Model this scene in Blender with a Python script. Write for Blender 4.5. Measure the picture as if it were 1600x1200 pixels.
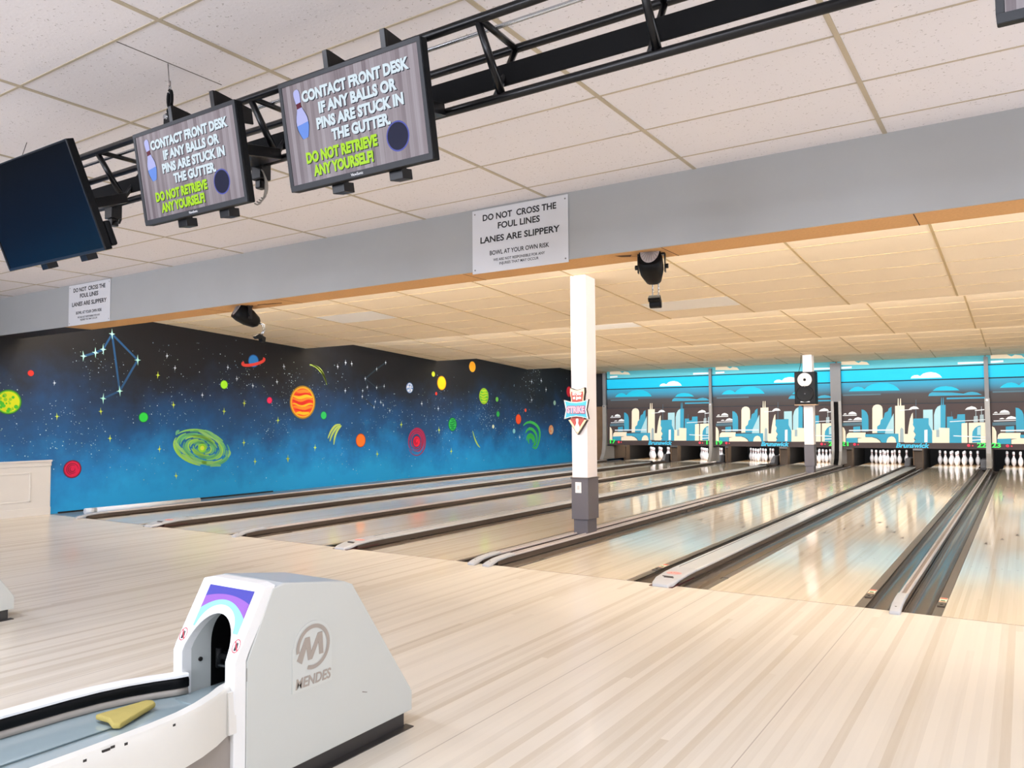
import bpy, bmesh, math, random
from mathutils import Vector, Matrix
for o in list(bpy.data.objects): bpy.data.objects.remove(o)
SC = bpy.context.scene
COL = SC.collection
PI = math.pi

# ------------------------------------------------------------------ camera
cam_data = bpy.data.cameras.new('camera')
cam_data.sensor_fit = 'HORIZONTAL'; cam_data.sensor_width = 36.0
cam_data.lens = 36.0 * 1227.76 / 1600.0
cam_data.clip_start = 0.05; cam_data.clip_end = 100
cam = bpy.data.objects.new('camera', cam_data); COL.objects.link(cam)
R_ = Vector((0.837585, 0.546256, -0.007412)); U_ = Vector((0.031048, -0.034053, 0.998938)); F_ = Vector((-0.545423, 0.836926, 0.045483))
cam.matrix_world = Matrix(((R_.x, U_.x, -F_.x, 0.773), (R_.y, U_.y, -F_.y, -5.965), (R_.z, U_.z, -F_.z, 1.324), (0, 0, 0, 1)))
SC.camera = cam

# ------------------------------------------------------------------ light and exposure
vs = SC.view_settings
vs.view_transform = 'Standard'; vs.look = 'None'; vs.gamma = 1.0; vs.use_curve_mapping = False
vs.exposure = 0.06
W = bpy.data.worlds.new('world'); SC.world = W; W.use_nodes = True
W.node_tree.nodes['Background'].inputs[0].default_value = (0.9, 0.95, 1.0, 1)
W.node_tree.nodes['Background'].inputs[1].default_value = 0.0

def area(name, loc, size, power, color, direction, spread=180):
    d = bpy.data.lights.new(name, 'AREA'); d.shape = 'RECTANGLE'; d.size = size[0]; d.size_y = size[1]
    d.energy = power; d.color = color; d.spread = math.radians(spread)
    o = bpy.data.objects.new(name, d); COL.objects.link(o); o.location = loc
    o.rotation_euler = Vector(direction).to_track_quat('-Z', 'Y').to_euler()
    return o
WHITE = (1.0, 0.97, 0.97); WARM = (1.0, 0.97, 0.96); COOL = (0.92, 0.97, 1.12)
# ceiling fixtures over the bowlers' area behind the camera
for x in (-9.5, -7.0, -4.5, -2.0, 0.5, 2.6):
    area('ceiling_fixture_light', (x, -5.2, 3.03), (1.2, 0.6), 30, COOL, (0, 0, -1))
# cool fill lamps added by the rear and right-hand walls, no windows behind them
for x in (-9.0, -5.5, -2.0, 1.5):
    area('fill_light', (x, -12.3, 1.6), (2.4, 1.7), 145, COOL, (0, 1, -0.12), 150)
for y in (-1.0, 3.5):
    area('fill_light', (3.6, y, 1.7), (2.2, 1.6), 44, COOL, (-1, 0, -0.1), 150)
# strips hidden above every step of the lane ceiling: one tube washes the next section of tiles; the downward lamp is an added fill for the lanes
for y, z, e, d in ((-0.38, 2.80, 100, 22), (4.90, 2.86, 76, 26), (9.09, 2.86, 66, 26), (13.24, 2.86, 24, 0)):
    for x in (-9.2, -5.6, -2.0, 1.6):
        area('step_strip_light', (x, y, z), (3.5, 0.08), e, WHITE, (0, 1, 0.5), 140)
        if d: area('lane_fill_light', (x, y + 0.02, z - 0.1), (3.5, 0.08), d, WARM, (0, 0.8, -1), 150)
# lights above the pins behind the masking units
for x in (-9.40, -7.68, -5.98, -4.31, -2.55, -0.80, 0.80, 2.4):
    area('pin_light', (x, 17.55, 1.0), (1.0, 0.12), 30, (1, 0.99, 1.0), (0, 0.75, -0.75))

# ------------------------------------------------------------------ materials
def lin(c):
    c = c / 255.0
    return c / 12.92 if c <= 0.04045 else ((c + 0.055) / 1.055) ** 2.4
def rgb(h):
    if isinstance(h, str): h = (int(h[0:2], 16), int(h[2:4], 16), int(h[4:6], 16))
    return (lin(h[0]), lin(h[1]), lin(h[2]), 1.0)
MATS = {}
def mat(name, color, rough=0.5, metal=0.0, coat=0.0, spec=0.5, var=0.0, scale=8.0, bump=0.0, emit=0.0):
    if name in MATS: return MATS[name]
    m = bpy.data.materials.new(name); m.use_nodes = True; nt = m.node_tree; b = nt.nodes['Principled BSDF']
    c = rgb(color)
    b.inputs['Base Color'].default_value = c; b.inputs['Roughness'].default_value = rough
    b.inputs['Metallic'].default_value = metal; b.inputs['Coat Weight'].default_value = coat
    b.inputs['Coat Roughness'].default_value = 0.05; b.inputs['Specular IOR Level'].default_value = spec
    if var or bump:
        tc = nt.nodes.new('ShaderNodeTexCoord'); n = nt.nodes.new('ShaderNodeTexNoise')
        n.inputs['Scale'].default_value = scale; n.inputs['Detail'].default_value = 5
        nt.links.new(tc.outputs['Object'], n.inputs['Vector'])
        if var:
            mx = nt.nodes.new('ShaderNodeMix'); mx.data_type = 'RGBA'
            mx.inputs[6].default_value = tuple(max(0, v * (1 - var)) for v in c[:3]) + (1,)
            mx.inputs[7].default_value = tuple(min(1, v * (1 + var)) for v in c[:3]) + (1,)
            nt.links.new(n.outputs['Fac'], mx.inputs[0]); nt.links.new(mx.outputs[2], b.inputs['Base Color'])
        if bump:
            bp = nt.nodes.new('ShaderNodeBump'); bp.inputs['Strength'].default_value = bump; bp.inputs['Distance'].default_value = 0.004
            nt.links.new(n.outputs['Fac'], bp.inputs['Height']); nt.links.new(bp.outputs['Normal'], b.inputs['Normal'])
    if emit:
        b.inputs['Emission Color'].default_value = c; b.inputs['Emission Strength'].default_value = emit
    MATS[name] = m
    return m
class NT:
    """small helper to chain math nodes"""
    def __init__(s, m): s.t = m.node_tree; s.b = s.t.nodes['Principled BSDF']
    def n(s, k, **kw):
        x = s.t.nodes.new(k)
        for a, v in kw.items(): setattr(x, a, v)
        return x
    def l(s, a, b): s.t.links.new(a, b)
    def m(s, op, a, b=None, c=None):
        x = s.n('ShaderNodeMath', operation=op)
        for i, v in enumerate((a, b, c)):
            if v is None: continue
            if isinstance(v, (int, float)): x.inputs[i].default_value = v
            else: s.l(v, x.inputs[i])
        return x.outputs[0]
    def ramp(s, f, stops, interp='LINEAR'):
        x = s.n('ShaderNodeValToRGB'); r = x.color_ramp; r.interpolation = interp
        while len(r.elements) < len(stops): r.elements.new(0.5)
        for e, (p, c) in zip(r.elements, stops): e.position = p; e.color = c
        s.l(f, x.inputs[0]); return x.outputs[0]
    def mix(s, f, a, b, blend='MIX'):
        x = s.n('ShaderNodeMix', data_type='RGBA', blend_type=blend)
        for i, v in ((0, f), (6, a), (7, b)):
            if isinstance(v, (int, float, tuple)): x.inputs[i].default_value = v
            else: s.l(v, x.inputs[i])
        return x.outputs[2]
    def xyz(s):
        tc = s.n('ShaderNodeTexCoord'); sp = s.n('ShaderNodeSeparateXYZ'); s.l(tc.outputs['Object'], sp.inputs[0])
        return tc.outputs['Object'], sp.outputs[0], sp.outputs[1], sp.outputs[2]

def boards(name, dark, light, width, rough, coat, length, seam=None):
    """strip flooring: boards running down the lanes, each its own tone, staggered butt joints"""
    m = mat(name, light, rough, coat=coat, spec=0.33); q = NT(m); o, x, y, z = q.xyz()
    bi = q.m('FLOOR', q.m('DIVIDE', x, width))
    w1 = q.n('ShaderNodeTexWhiteNoise', noise_dimensions='1D'); q.l(bi, w1.inputs['W'])
    yo = q.m('ADD', y, q.m('MULTIPLY', w1.outputs[0], length))
    bj = q.m('FLOOR', q.m('DIVIDE', yo, length))
    cv = q.n('ShaderNodeCombineXYZ'); q.l(bi, cv.inputs[0]); q.l(bj, cv.inputs[1])
    w2 = q.n('ShaderNodeTexWhiteNoise', noise_dimensions='2D'); q.l(cv.outputs[0], w2.inputs['Vector'])
    mp = q.n('ShaderNodeMapping'); mp.inputs['Scale'].default_value = (60, 1.6, 1); q.l(o, mp.inputs[0])
    gn = q.n('ShaderNodeTexNoise'); gn.inputs['Scale'].default_value = 1.0; gn.inputs['Detail'].default_value = 4; q.l(mp.outputs[0], gn.inputs['Vector'])
    f = q.m('ADD', q.m('MULTIPLY', w2.outputs[0], 0.75), q.m('MULTIPLY', gn.outputs['Fac'], 0.35))
    c = q.ramp(f, [(0.0, rgb(dark)), (0.55, rgb(light)), (1.0, tuple(min(1, v * 1.07) for v in rgb(light)[:3]) + (1,))])
    if seam:
        fr = q.m('ABSOLUTE', q.m('SUBTRACT', q.m('FRACT', q.m('DIVIDE', q.m('ADD', x, seam[1]), seam[0])), 0.5))
        line = q.m('GREATER_THAN', fr, 0.5 - 0.0025 / seam[0])
        c = q.mix(q.m('MULTIPLY', line, 0.45), c, rgb('6b5138'))
    q.l(c, q.b.inputs['Base Color'])
    return m
M_APP = boards('approach_boards', 'c8bba6', 'e0d8ca', 0.0381, 0.30, 0.12, 7.0, (1.07, 0.2))
M_LANE = boards('lane_boards', 'd3c5ac', 'e4d8c3', 0.027, 0.11, 0.28, 6.0)
M_DECK = boards('pin_deck_boards', 'b58d5c', 'cfa777', 0.027, 0.18, 0.5, 1.4)

def tile_material(name, base, dark, dens):
    m = mat(name, base, 0.85, spec=0.2); q = NT(m); o, x, y, z = q.xyz()
    v = q.n('ShaderNodeTexNoise'); v.inputs['Scale'].default_value = dens; v.inputs['Detail'].default_value = 2; q.l(o, v.inputs['Vector'])
    dots = q.m('GREATER_THAN', v.outputs['Fac'], 0.685)
    n2 = q.n('ShaderNodeTexNoise'); n2.inputs['Scale'].default_value = 0.9; q.l(o, n2.inputs['Vector'])
    c = q.mix(n2.outputs['Fac'], rgb(base), tuple(v_ * 0.93 for v_ in rgb(base)[:3]) + (1,))
    c = q.mix(q.m('MULTIPLY', dots, 0.55), c, rgb(dark)); q.l(c, q.b.inputs['Base Color'])
    bp = q.n('ShaderNodeBump'); bp.inputs['Strength'].default_value = 0.25; bp.inputs['Distance'].default_value = 0.003
    q.l(v.outputs['Fac'], bp.inputs['Height']); q.l(bp.outputs[0], q.b.inputs['Normal'])
    return m
M_TILE = tile_material('ceiling_tile', 'e6e2e4', '8d857e', 70)
M_TILE2 = tile_material('lane_ceiling_tile', 'e8d6ba', 'cdb691', 90)
M_GRID = mat('tile_grid', 'b3a791', 0.6, var=0.1)
M_GRID2 = mat('lane_tile_grid', 'b59c70', 0.6, var=0.1)
M_BEAM = mat('grey_beam_paint', 'a5a6a5', 0.6, var=0.06, scale=2.5, bump=0.05)
M_SOFFIT = mat('tan_bounce_soffit', 'c99a63', 0.9, var=0.18, scale=60, bump=0.3)  # tan plaster with the warm bounced light put into its colour
M_BLACKP = mat('black_paint', '16161a', 0.7)
M_WHITE = mat('white_wall_paint', 'dedad4', 0.7, var=0.03)
M_WHITEG = mat('white_gloss_paint', 'd9d6d2', 0.4, var=0.02)
M_COLW = mat('column_white_paint', 'e6dfde', 0.5, var=0.03, scale=3)
M_COLG = mat('column_grey_wrap', '57545a', 0.5, var=0.08)
M_GUT = mat('gutter_plastic', '5a4f46', 0.22, coat=0.3, var=0.12, scale=5)
M_GUT2 = mat('bumper_housing', '61574e', 0.35, var=0.1)
M_RAIL = mat('capping_rail', 'c2bab8', 0.3, coat=0.2, var=0.05)
M_RAILD = mat('capping_recess', '857870', 0.45, var=0.1)
M_COVER = mat('grey_division_cover', 'cbcccd', 0.3, coat=0.2, var=0.04)
M_NOSE = mat('grey_nose_plastic', 'b7b9bd', 0.35, var=0.05)
M_DARK = mat('dark_gap', '14110f', 0.7)
M_BLACK = mat('satin_black_metal', '08080a', 0.28, spec=0.35)
M_BLACKM = mat('matt_black', '050506', 0.7, spec=0.15)
M_BLKPL = mat('black_plastic', '08090b', 0.5, spec=0.15)
M_BEZEL = mat('tv_bezel', '14161a', 0.4, spec=0.3)
M_STEEL = mat('bright_steel', 'b8bcc0', 0.22, metal=1.0)
M_GSTEEL = mat('galvanised_steel', '83807c', 0.38, metal=0.85, var=0.2, scale=4)
M_POST = mat('post_grey_paint', '707173', 0.5, var=0.06)
M_POSTR = mat('post_rail_grey', '8d8a85', 0.35, var=0.12, scale=4)
M_PLY = mat('kickback_plywood', '6e5338', 0.6, var=0.25, scale=6)
M_CURT = mat('pit_curtain', '0a0a0c', 0.9)
M_PIN = mat('pin_white', 'eceaea', 0.25, coat=0.4)
M_PINS = mat('pin_stripe', '9a6a68', 0.35)
M_CREAM = mat('return_shell', 'c6c9c4', 0.38, coat=0.15, var=0.03, scale=3)
M_RWHITE = mat('return_white', 'ecedec', 0.35, coat=0.15, var=0.02)
M_TAUPE = mat('logo_taupe', 'a49a90', 0.5)
M_GLASS = mat('ball_track_bed', '9fb0b4', 0.12, coat=0.6, var=0.08, scale=3)
M_TOP = mat('return_top_grey', 'c3cbce', 0.3, coat=0.2, var=0.06)
M_PED = mat('pedestal_metal', '9a928a', 0.45, var=0.12, scale=9)
M_SIGNW = mat('sign_white', 'd6d6d8', 0.35)
M_INK = mat('sign_ink', '121214', 0.5)

# ------------------------------------------------------------------ mesh helpers
class MB:
    def __init__(s): s.v = []; s.f = []; s.mi = []; s.sm = []
    def add(s, vs_, fs, mi=0, smooth=False, M=None):
        k = len(s.v)
        for p in vs_:
            p = Vector(p)
            if M is not None: p = M @ p
            s.v.append(p)
        for f in fs:
            s.f.append([i + k for i in f]); s.mi.append(mi); s.sm.append(smooth)
        return s
    def box(s, x0, x1, y0, y1, z0, z1, mi=0, M=None):
        vv = [(x0, y0, z0), (x1, y0, z0), (x1, y1, z0), (x0, y1, z0), (x0, y0, z1), (x1, y0, z1), (x1, y1, z1), (x0, y1, z1)]
        return s.add(vv, [(0, 3, 2, 1), (4, 5, 6, 7), (0, 1, 5, 4), (1, 2, 6, 5), (2, 3, 7, 6), (3, 0, 4, 7)], mi, False, M)
    def prism(s, pts, a0, a1, axis='x', mi=0, M=None, smooth=False):
        """pts: closed 2D outline; extruded along axis. axis x: pts=(y,z); y: (x,z); z: (x,y)"""
        def P(p, a): return {'x': (a, p[0], p[1]), 'y': (p[0], a, p[1]), 'z': (p[0], p[1], a)}[axis]
        n = len(pts); vv = [P(p, a0) for p in pts] + [P(p, a1) for p in pts]
        s.add(vv, [(i, (i + 1) % n, n + (i + 1) % n, n + i) for i in range(n)], mi, smooth, M)
        s.add(vv, [list(range(n))[::-1], [n + i for i in range(n)]], mi, False, M)
        return s
    def tube(s, pts, r, n=10, mi=0, cap=True, M=None):
        pts = [Vector(p) for p in pts]; rings = []; prev = None
        for i, p in enumerate(pts):
            d = (pts[min(i + 1, len(pts) - 1)] - pts[max(i - 1, 0)]).normalized()
            ref = Vector((0, 0, 1)) if abs(d.z) < 0.9 else Vector((1, 0, 0))
            a = d.cross(ref).normalized(); b = d.cross(a)
            rr = r[i] if isinstance(r, (list, tuple)) else r
            rings.append([p + a * rr * math.cos(2 * PI * j / n) + b * rr * math.sin(2 * PI * j / n) for j in range(n)])
        vv = [q for ring in rings for q in ring]
        fs = [(i * n + j, i * n + (j + 1) % n, (i + 1) * n + (j + 1) % n, (i + 1) * n + j) for i in range(len(pts) - 1) for j in range(n)]
        s.add(vv, fs, mi, True, M)
        if cap: s.add(vv, [list(range(n))[::-1], [(len(pts) - 1) * n + j for j in range(n)]], mi, False, M)
        return s
    def lathe(s, prof, n=24, mi=0, M=None, mis=None):
        vv = []
        for r, z in prof: vv += [(r * math.cos(2 * PI * j / n), r * math.sin(2 * PI * j / n), z) for j in range(n)]
        k = len(s.v)
        s.add(vv, [], 0, True, M)
        for i in range(len(prof) - 1):
            for j in range(n):
                s.f.append([k + i * n + j, k + i * n + (j + 1) % n, k + (i + 1) * n + (j + 1) % n, k + (i + 1) * n + j])
                s.mi.append(mis[i] if mis else mi); s.sm.append(True)
        return s
    def loft(s, rings, mi=0, closed=True, smooth=True, cap=True, M=None):
        n = len(rings[0]); vv = [q for r in rings for q in r]; m = n if closed else n - 1
        s.add(vv, [(i * n + j, i * n + (j + 1) % n, (i + 1) * n + (j + 1) % n, (i + 1) * n + j) for i in range(len(rings) - 1) for j in range(m)], mi, smooth, M)
        if cap and closed: s.add(vv, [list(range(n))[::-1], [(len(rings) - 1) * n + j for j in range(n)]], mi, False, M)
        return s
    def sphere(s, c, r, n=16, mi=0, M=None, sc=(1, 1, 1)):
        rings = []
        for i in range(n // 2 + 1):
            t = PI * i / (n // 2)
            rings.append([(c[0] + sc[0] * r * math.sin(t) * math.cos(2 * PI * j / n), c[1] + sc[1] * r * math.sin(t) * math.sin(2 * PI * j / n), c[2] + sc[2] * r * math.cos(t)) for j in range(n)])
        return s.loft(rings, mi, True, True, False, M)
    def mesh(s, name, mats):
        me = bpy.data.meshes.new(name); me.from_pydata([tuple(p) for p in s.v], [], s.f)
        for m in (mats if isinstance(mats, (list, tuple)) else [mats]): me.materials.append(m)
        me.polygons.foreach_set('material_index', s.mi); me.polygons.foreach_set('use_smooth', s.sm)
        bm = bmesh.new(); bm.from_mesh(me)
        bmesh.ops.remove_doubles(bm, verts=bm.verts, dist=1e-5)
        bmesh.ops.recalc_face_normals(bm, faces=bm.faces); bm.to_mesh(me); bm.free()
        me.update(); return me
    def build(s, name, mats, parent=None, bevel=0.0, seg=2):
        o = bpy.data.objects.new(name, s.mesh(name, mats)); COL.objects.link(o)
        if parent is not None: o.parent = parent
        if bevel:
            b = o.modifiers.new('bevel', 'BEVEL'); b.width = bevel; b.segments = seg; b.limit_method = 'ANGLE'; b.angle_limit = math.radians(40)
            b.harden_normals = False
        return o
def empty(name, loc=(0, 0, 0)):
    o = bpy.data.objects.new(name, None); COL.objects.link(o); o.location = loc; o.empty_display_size = 0.1; return o
def tag(o, label, cat, group=None):
    o['label'] = label; o['category'] = cat
    if group: o['group'] = group
    return o
def structure(o, label=None):
    o['kind'] = 'structure'
    if label: o['label'] = label
    return o
def copy_tree(o, parent=None):
    c = o.copy(); COL.objects.link(c); c.parent = parent
    for ch in list(o.children): copy_tree(ch, c)
    return c
def text_verts(txt, size, shear=0.0, offset=0.0, extrude=0.0, align='CENTER', spacing=1.0, width=None):
    cu = bpy.data.curves.new('lettering', 'FONT'); cu.body = txt; cu.size = size; cu.shear = shear; cu.offset = offset
    cu.extrude = extrude; cu.align_x = align; cu.space_character = spacing; cu.resolution_u = 3
    o = bpy.data.objects.new('lettering', cu); COL.objects.link(o)
    bpy.context.view_layer.update()
    me = o.evaluated_get(bpy.context.evaluated_depsgraph_get()).to_mesh()
    vv = [tuple(v.co) for v in me.vertices]; ff = [tuple(p.vertices) for p in me.polygons]
    bpy.data.objects.remove(o); bpy.data.curves.remove(cu)
    if width and vv:
        x0 = min(v[0] for v in vv); x1 = max(v[0] for v in vv); k = width / (x1 - x0)
        vv = [(v[0] * k, v[1], v[2]) for v in vv]
    return vv, ff
def put_text(mb, txt, size, M, mi=0, **kw):
    vv, ff = text_verts(txt, size, **kw); mb.add(vv, ff, mi, False, M)
# frames that stand text upright facing -y, or facing +x
def face_front(x, y, z): return Matrix.Translation((x, y, z)) @ Matrix.Rotation(PI / 2, 4, 'X')
def face_right(x, y, z): return Matrix.Translation((x, y, z)) @ Matrix.Rotation(PI / 2, 4, 'Z') @ Matrix.Rotation(PI / 2, 4, 'X')

# ------------------------------------------------------------------ measured paint layouts (metres on the wall / on a masking unit)
PLANETS=[(-0.584, 1.627, 0.162, 'speck', 'c9d318', '3fae2a'), (-0.295, 2.045, 0.041, 'plain', 'e8342c', 'c02020'), (1.44, 1.408, 0.078, 'plain', '2fd24a', '1d9a38'), (2.964, 1.988, 0.074, 'plain', 'a6ef2f', '62c81e'), (0.32, 0.635, 0.124, 'swirl', 'd01c4a', '8f1238'), (3.599, 2.449, 0.113, 'plain', '2f7fc8', '1f5da8'), (3.974, 1.725, 0.06, 'plain', 'e0285c', 'b01844'), (4.792, 1.701, 0.304, 'stripe', 'f4502a', 'fbc02a'), (5.345, 1.442, 0.078, 'plain', '27b85e', '168a48'), (6.412, 0.907, 0.137, 'plain', 'fb7a28', 'e8551c'), (8.018, 2.083, 0.119, 'speck', 'e4ecf6', '3f78c8'), (8.893, 2.442, 0.062, 'plain', 'd6e83a', 'b8d020'), (9.215, 2.236, 0.165, 'plain', 'fbc516', 'f09a14'), (9.001, 1.972, 0.039, 'plain', 'e03a30', 'e03a30'), (10.499, 2.705, 0.133, 'plain', 'fb9a1c', 'f4b840'), (11.01, 1.952, 0.203, 'stripe2', '35b83a', 'b8d62c'), (11.625, 1.879, 0.065, 'plain', '6cc04a', '3e9a40'), (9.646, 1.222, 0.159, 'stripe', '37c955', '0f7a3a'), (11.667, 1.481, 0.078, 'plain', '2fb450', '1f7a40'), (8.267, 0.83, 0.127, 'swirl', 'ea2142', 'b01040'), (12.693, 1.339, 0.135, 'plain', 'ee5528', 'd84420'), (13.07, 1.593, 0.05, 'plain', 'e04a2c', 'e04a2c'), (14.736, 1.827, 0.073, 'plain', '9fc4b0', '7aa898'), (14.509, 1.015, 0.139, 'swirl', 'd8c4a0', 'e87a40'), (12.457, 1.009, 0.067, 'plain', '7fc4d0', '6ab0c0'), (11.434, 1.146, 0.051, 'plain', 'dfe6c8', 'c8d8b0'), (15.645, 2.191, 0.161, 'plain', 'e23040', 'c02838')]
STARS=[(1.684, 2.104, 0.053, 'd4e84a'), (1.974, 1.615, 0.054, 'd4e84a'), (0.736, 1.501, 0.049, 'd4e84a'), (0.083, 1.423, 0.047, 'd4e84a'), (0.889, 1.08, 0.05, 'd4e84a'), (1.728, 0.885, 0.053, 'd4e84a'), (3.399, 0.943, 0.058, 'd4e84a'), (3.65, 0.589, 0.059, 'd4e84a'), (4.429, 0.605, 0.062, 'd4e84a'), (2.037, 0.428, 0.053, 'd4e84a'), (2.969, 1.513, 0.057, 'd4e84a'), (4.179, 1.347, 0.061, 'd4e84a'), (3.402, 1.663, 0.059, 'd4e84a'), (4.419, 0.607, 0.062, 'd4e84a'), (5.118, 0.795, 0.064, 'd4e84a'), (6.928, 0.594, 0.07, 'd4e84a'), (7.723, 1.232, 0.073, 'd4e84a'), (9.107, 1.088, 0.078, 'd4e84a'), (9.59, 0.556, 0.079, 'd4e84a'), (0.037, 1.915, 0.035, 'e6f2ff'), (1.845, 2.432, 0.04, 'e6f2ff'), (2.523, 1.792, 0.042, 'e6f2ff'), (4.311, 2.383, 0.046, 'e6f2ff'), (1.993, 2.236, 0.04, 'e6f2ff'), (3.589, 1.989, 0.044, 'e6f2ff'), (4.148, 2.081, 0.046, 'e6f2ff'), (3.041, 2.301, 0.043, 'e6f2ff'), (3.235, 2.106, 0.044, 'e6f2ff'), (5.961, 2.553, 0.051, 'e6f2ff'), (6.138, 2.542, 0.051, 'e6f2ff'), (5.731, 2.457, 0.05, 'e6f2ff'), (4.318, 2.382, 0.046, 'e6f2ff'), (5.951, 1.962, 0.05, 'e6f2ff'), (9.079, 1.609, 0.058, 'e6f2ff'), (8.451, 1.722, 0.057, 'e6f2ff'), (13.41, 1.892, 0.07, 'e6f2ff'), (13.96, 2.475, 0.071, 'e6f2ff'), (14.234, 2.216, 0.072, 'e6f2ff'), (12.749, 0.831, 0.068, 'e6f2ff'), (13.419, 2.426, 0.07, 'e6f2ff'), (0.896, 2.713, 0.055, 'b6f4e4'), (1.327, 2.331, 0.057, 'b6f4e4'), (1.035, 1.823, 0.056, 'b6f4e4'), (0.77, 1.701, 0.055, 'b6f4e4'), (0.457, 2.338, 0.054, 'b6f4e4'), (0.638, 2.403, 0.054, 'b6f4e4'), (0.757, 2.461, 0.055, 'b6f4e4'), (7.199, 2.624, 0.043, 'e6f2ff'), (6.907, 2.465, 0.042, 'e6f2ff'), (6.549, 2.239, 0.042, 'e6f2ff'), (6.612, 2.054, 0.042, 'e6f2ff'), (6.47, 1.976, 0.041, 'e6f2ff'), (6.458, 1.847, 0.041, 'e6f2ff'), (6.825, 1.622, 0.042, 'e6f2ff'), (7.036, 1.734, 0.043, 'e6f2ff'), (7.12, 1.673, 0.043, 'e6f2ff'), (7.331, 1.55, 0.043, 'e6f2ff'), (6.907, 2.055, 0.042, 'e6f2ff'), (7.147, 2.093, 0.043, 'e6f2ff'), (6.863, 1.745, 0.042, 'e6f2ff')]
LINES_A=[(0.896, 2.713, 1.327, 2.331, 0.032), (1.327, 2.331, 1.035, 1.823, 0.034), (1.035, 1.823, 0.896, 2.713, 0.032), (0.896, 2.713, 0.757, 2.461, 0.03), (0.757, 2.461, 0.638, 2.403, 0.034), (0.638, 2.403, 0.457, 2.338, 0.034), (1.035, 1.823, 0.77, 1.701, 0.03)]
LINES_B=[(7.199, 2.624, 6.907, 2.465, 0.034), (6.907, 2.465, 6.549, 2.239, 0.034), (6.549, 2.239, 6.612, 2.054, 0.026), (6.612, 2.054, 6.47, 1.976, 0.026), (6.47, 1.976, 6.458, 1.847, 0.024), (6.458, 1.847, 6.825, 1.622, 0.028), (6.549, 2.239, 6.907, 2.055, 0.022), (6.907, 2.055, 7.147, 2.093, 0.022)]
COMETS=[[(4.966, 2.457), (5.114, 2.431), (5.25, 2.347), (5.357, 2.238), (5.426, 2.069)], [(5.025, 2.46), (5.205, 2.402), (5.311, 2.305), (5.388, 2.171), (5.42, 2.091)], [(5.816, 1.252), (5.673, 1.23), (5.548, 1.117), (5.462, 0.969)], [(5.832, 1.229), (5.704, 1.184), (5.579, 1.047), (5.517, 0.911)], [(5.848, 1.229), (5.736, 1.137), (5.658, 0.999), (5.627, 0.839)], [(10.494, 1.044), (10.586, 0.849), (10.703, 0.694), (10.822, 0.607)]]
GALAXY_LINES=[[(12.943, 1.156), (13.145, 1.239), (13.436, 1.237), (13.731, 1.117), (13.849, 0.928), (13.784, 0.679), (13.631, 0.497), (13.424, 0.535)], [(13.054, 0.942), (13.2, 1.046), (13.433, 1.043), (13.638, 0.9), (13.665, 0.714), (13.542, 0.531)], [(13.108, 0.728), (13.168, 0.848), (13.342, 0.891), (13.517, 0.795), (13.544, 0.624), (13.454, 0.565)], [(13.251, 0.633), (13.207, 0.756), (13.312, 0.83), (13.457, 0.75), (13.438, 0.643)]]
GAL1=((2.532, 0.875), (3.055, 0.743), (2.657, 1.094))
GAL1B=[[(1.999, 1.036), (2.05, 0.945), (2.131, 0.853), (2.202, 0.787)], [(2.152, 0.789), (2.275, 0.694), (2.42, 0.632), (2.535, 0.599)], [(2.295, 0.747), (2.419, 0.687), (2.524, 0.645)], [(2.581, 1.183), (2.699, 1.13), (2.809, 1.053), (2.964, 0.927)], [(2.455, 1.171), (2.582, 1.119), (2.744, 1.036)], [(2.695, 0.554), (2.803, 0.566), (2.913, 0.551)], [(2.62, 0.613), (2.727, 0.608), (2.781, 0.624)], [(3.077, 0.818), (3.095, 0.761), (3.056, 0.696)], [(3.021, 0.821), (3.033, 0.773), (3.0, 0.727)], [(2.028, 1.107), (2.047, 1.16), (2.087, 1.186)], [(2.798, 1.007), (2.886, 0.957)]]
SATRING=((3.599, 2.437), 0.077)
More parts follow.
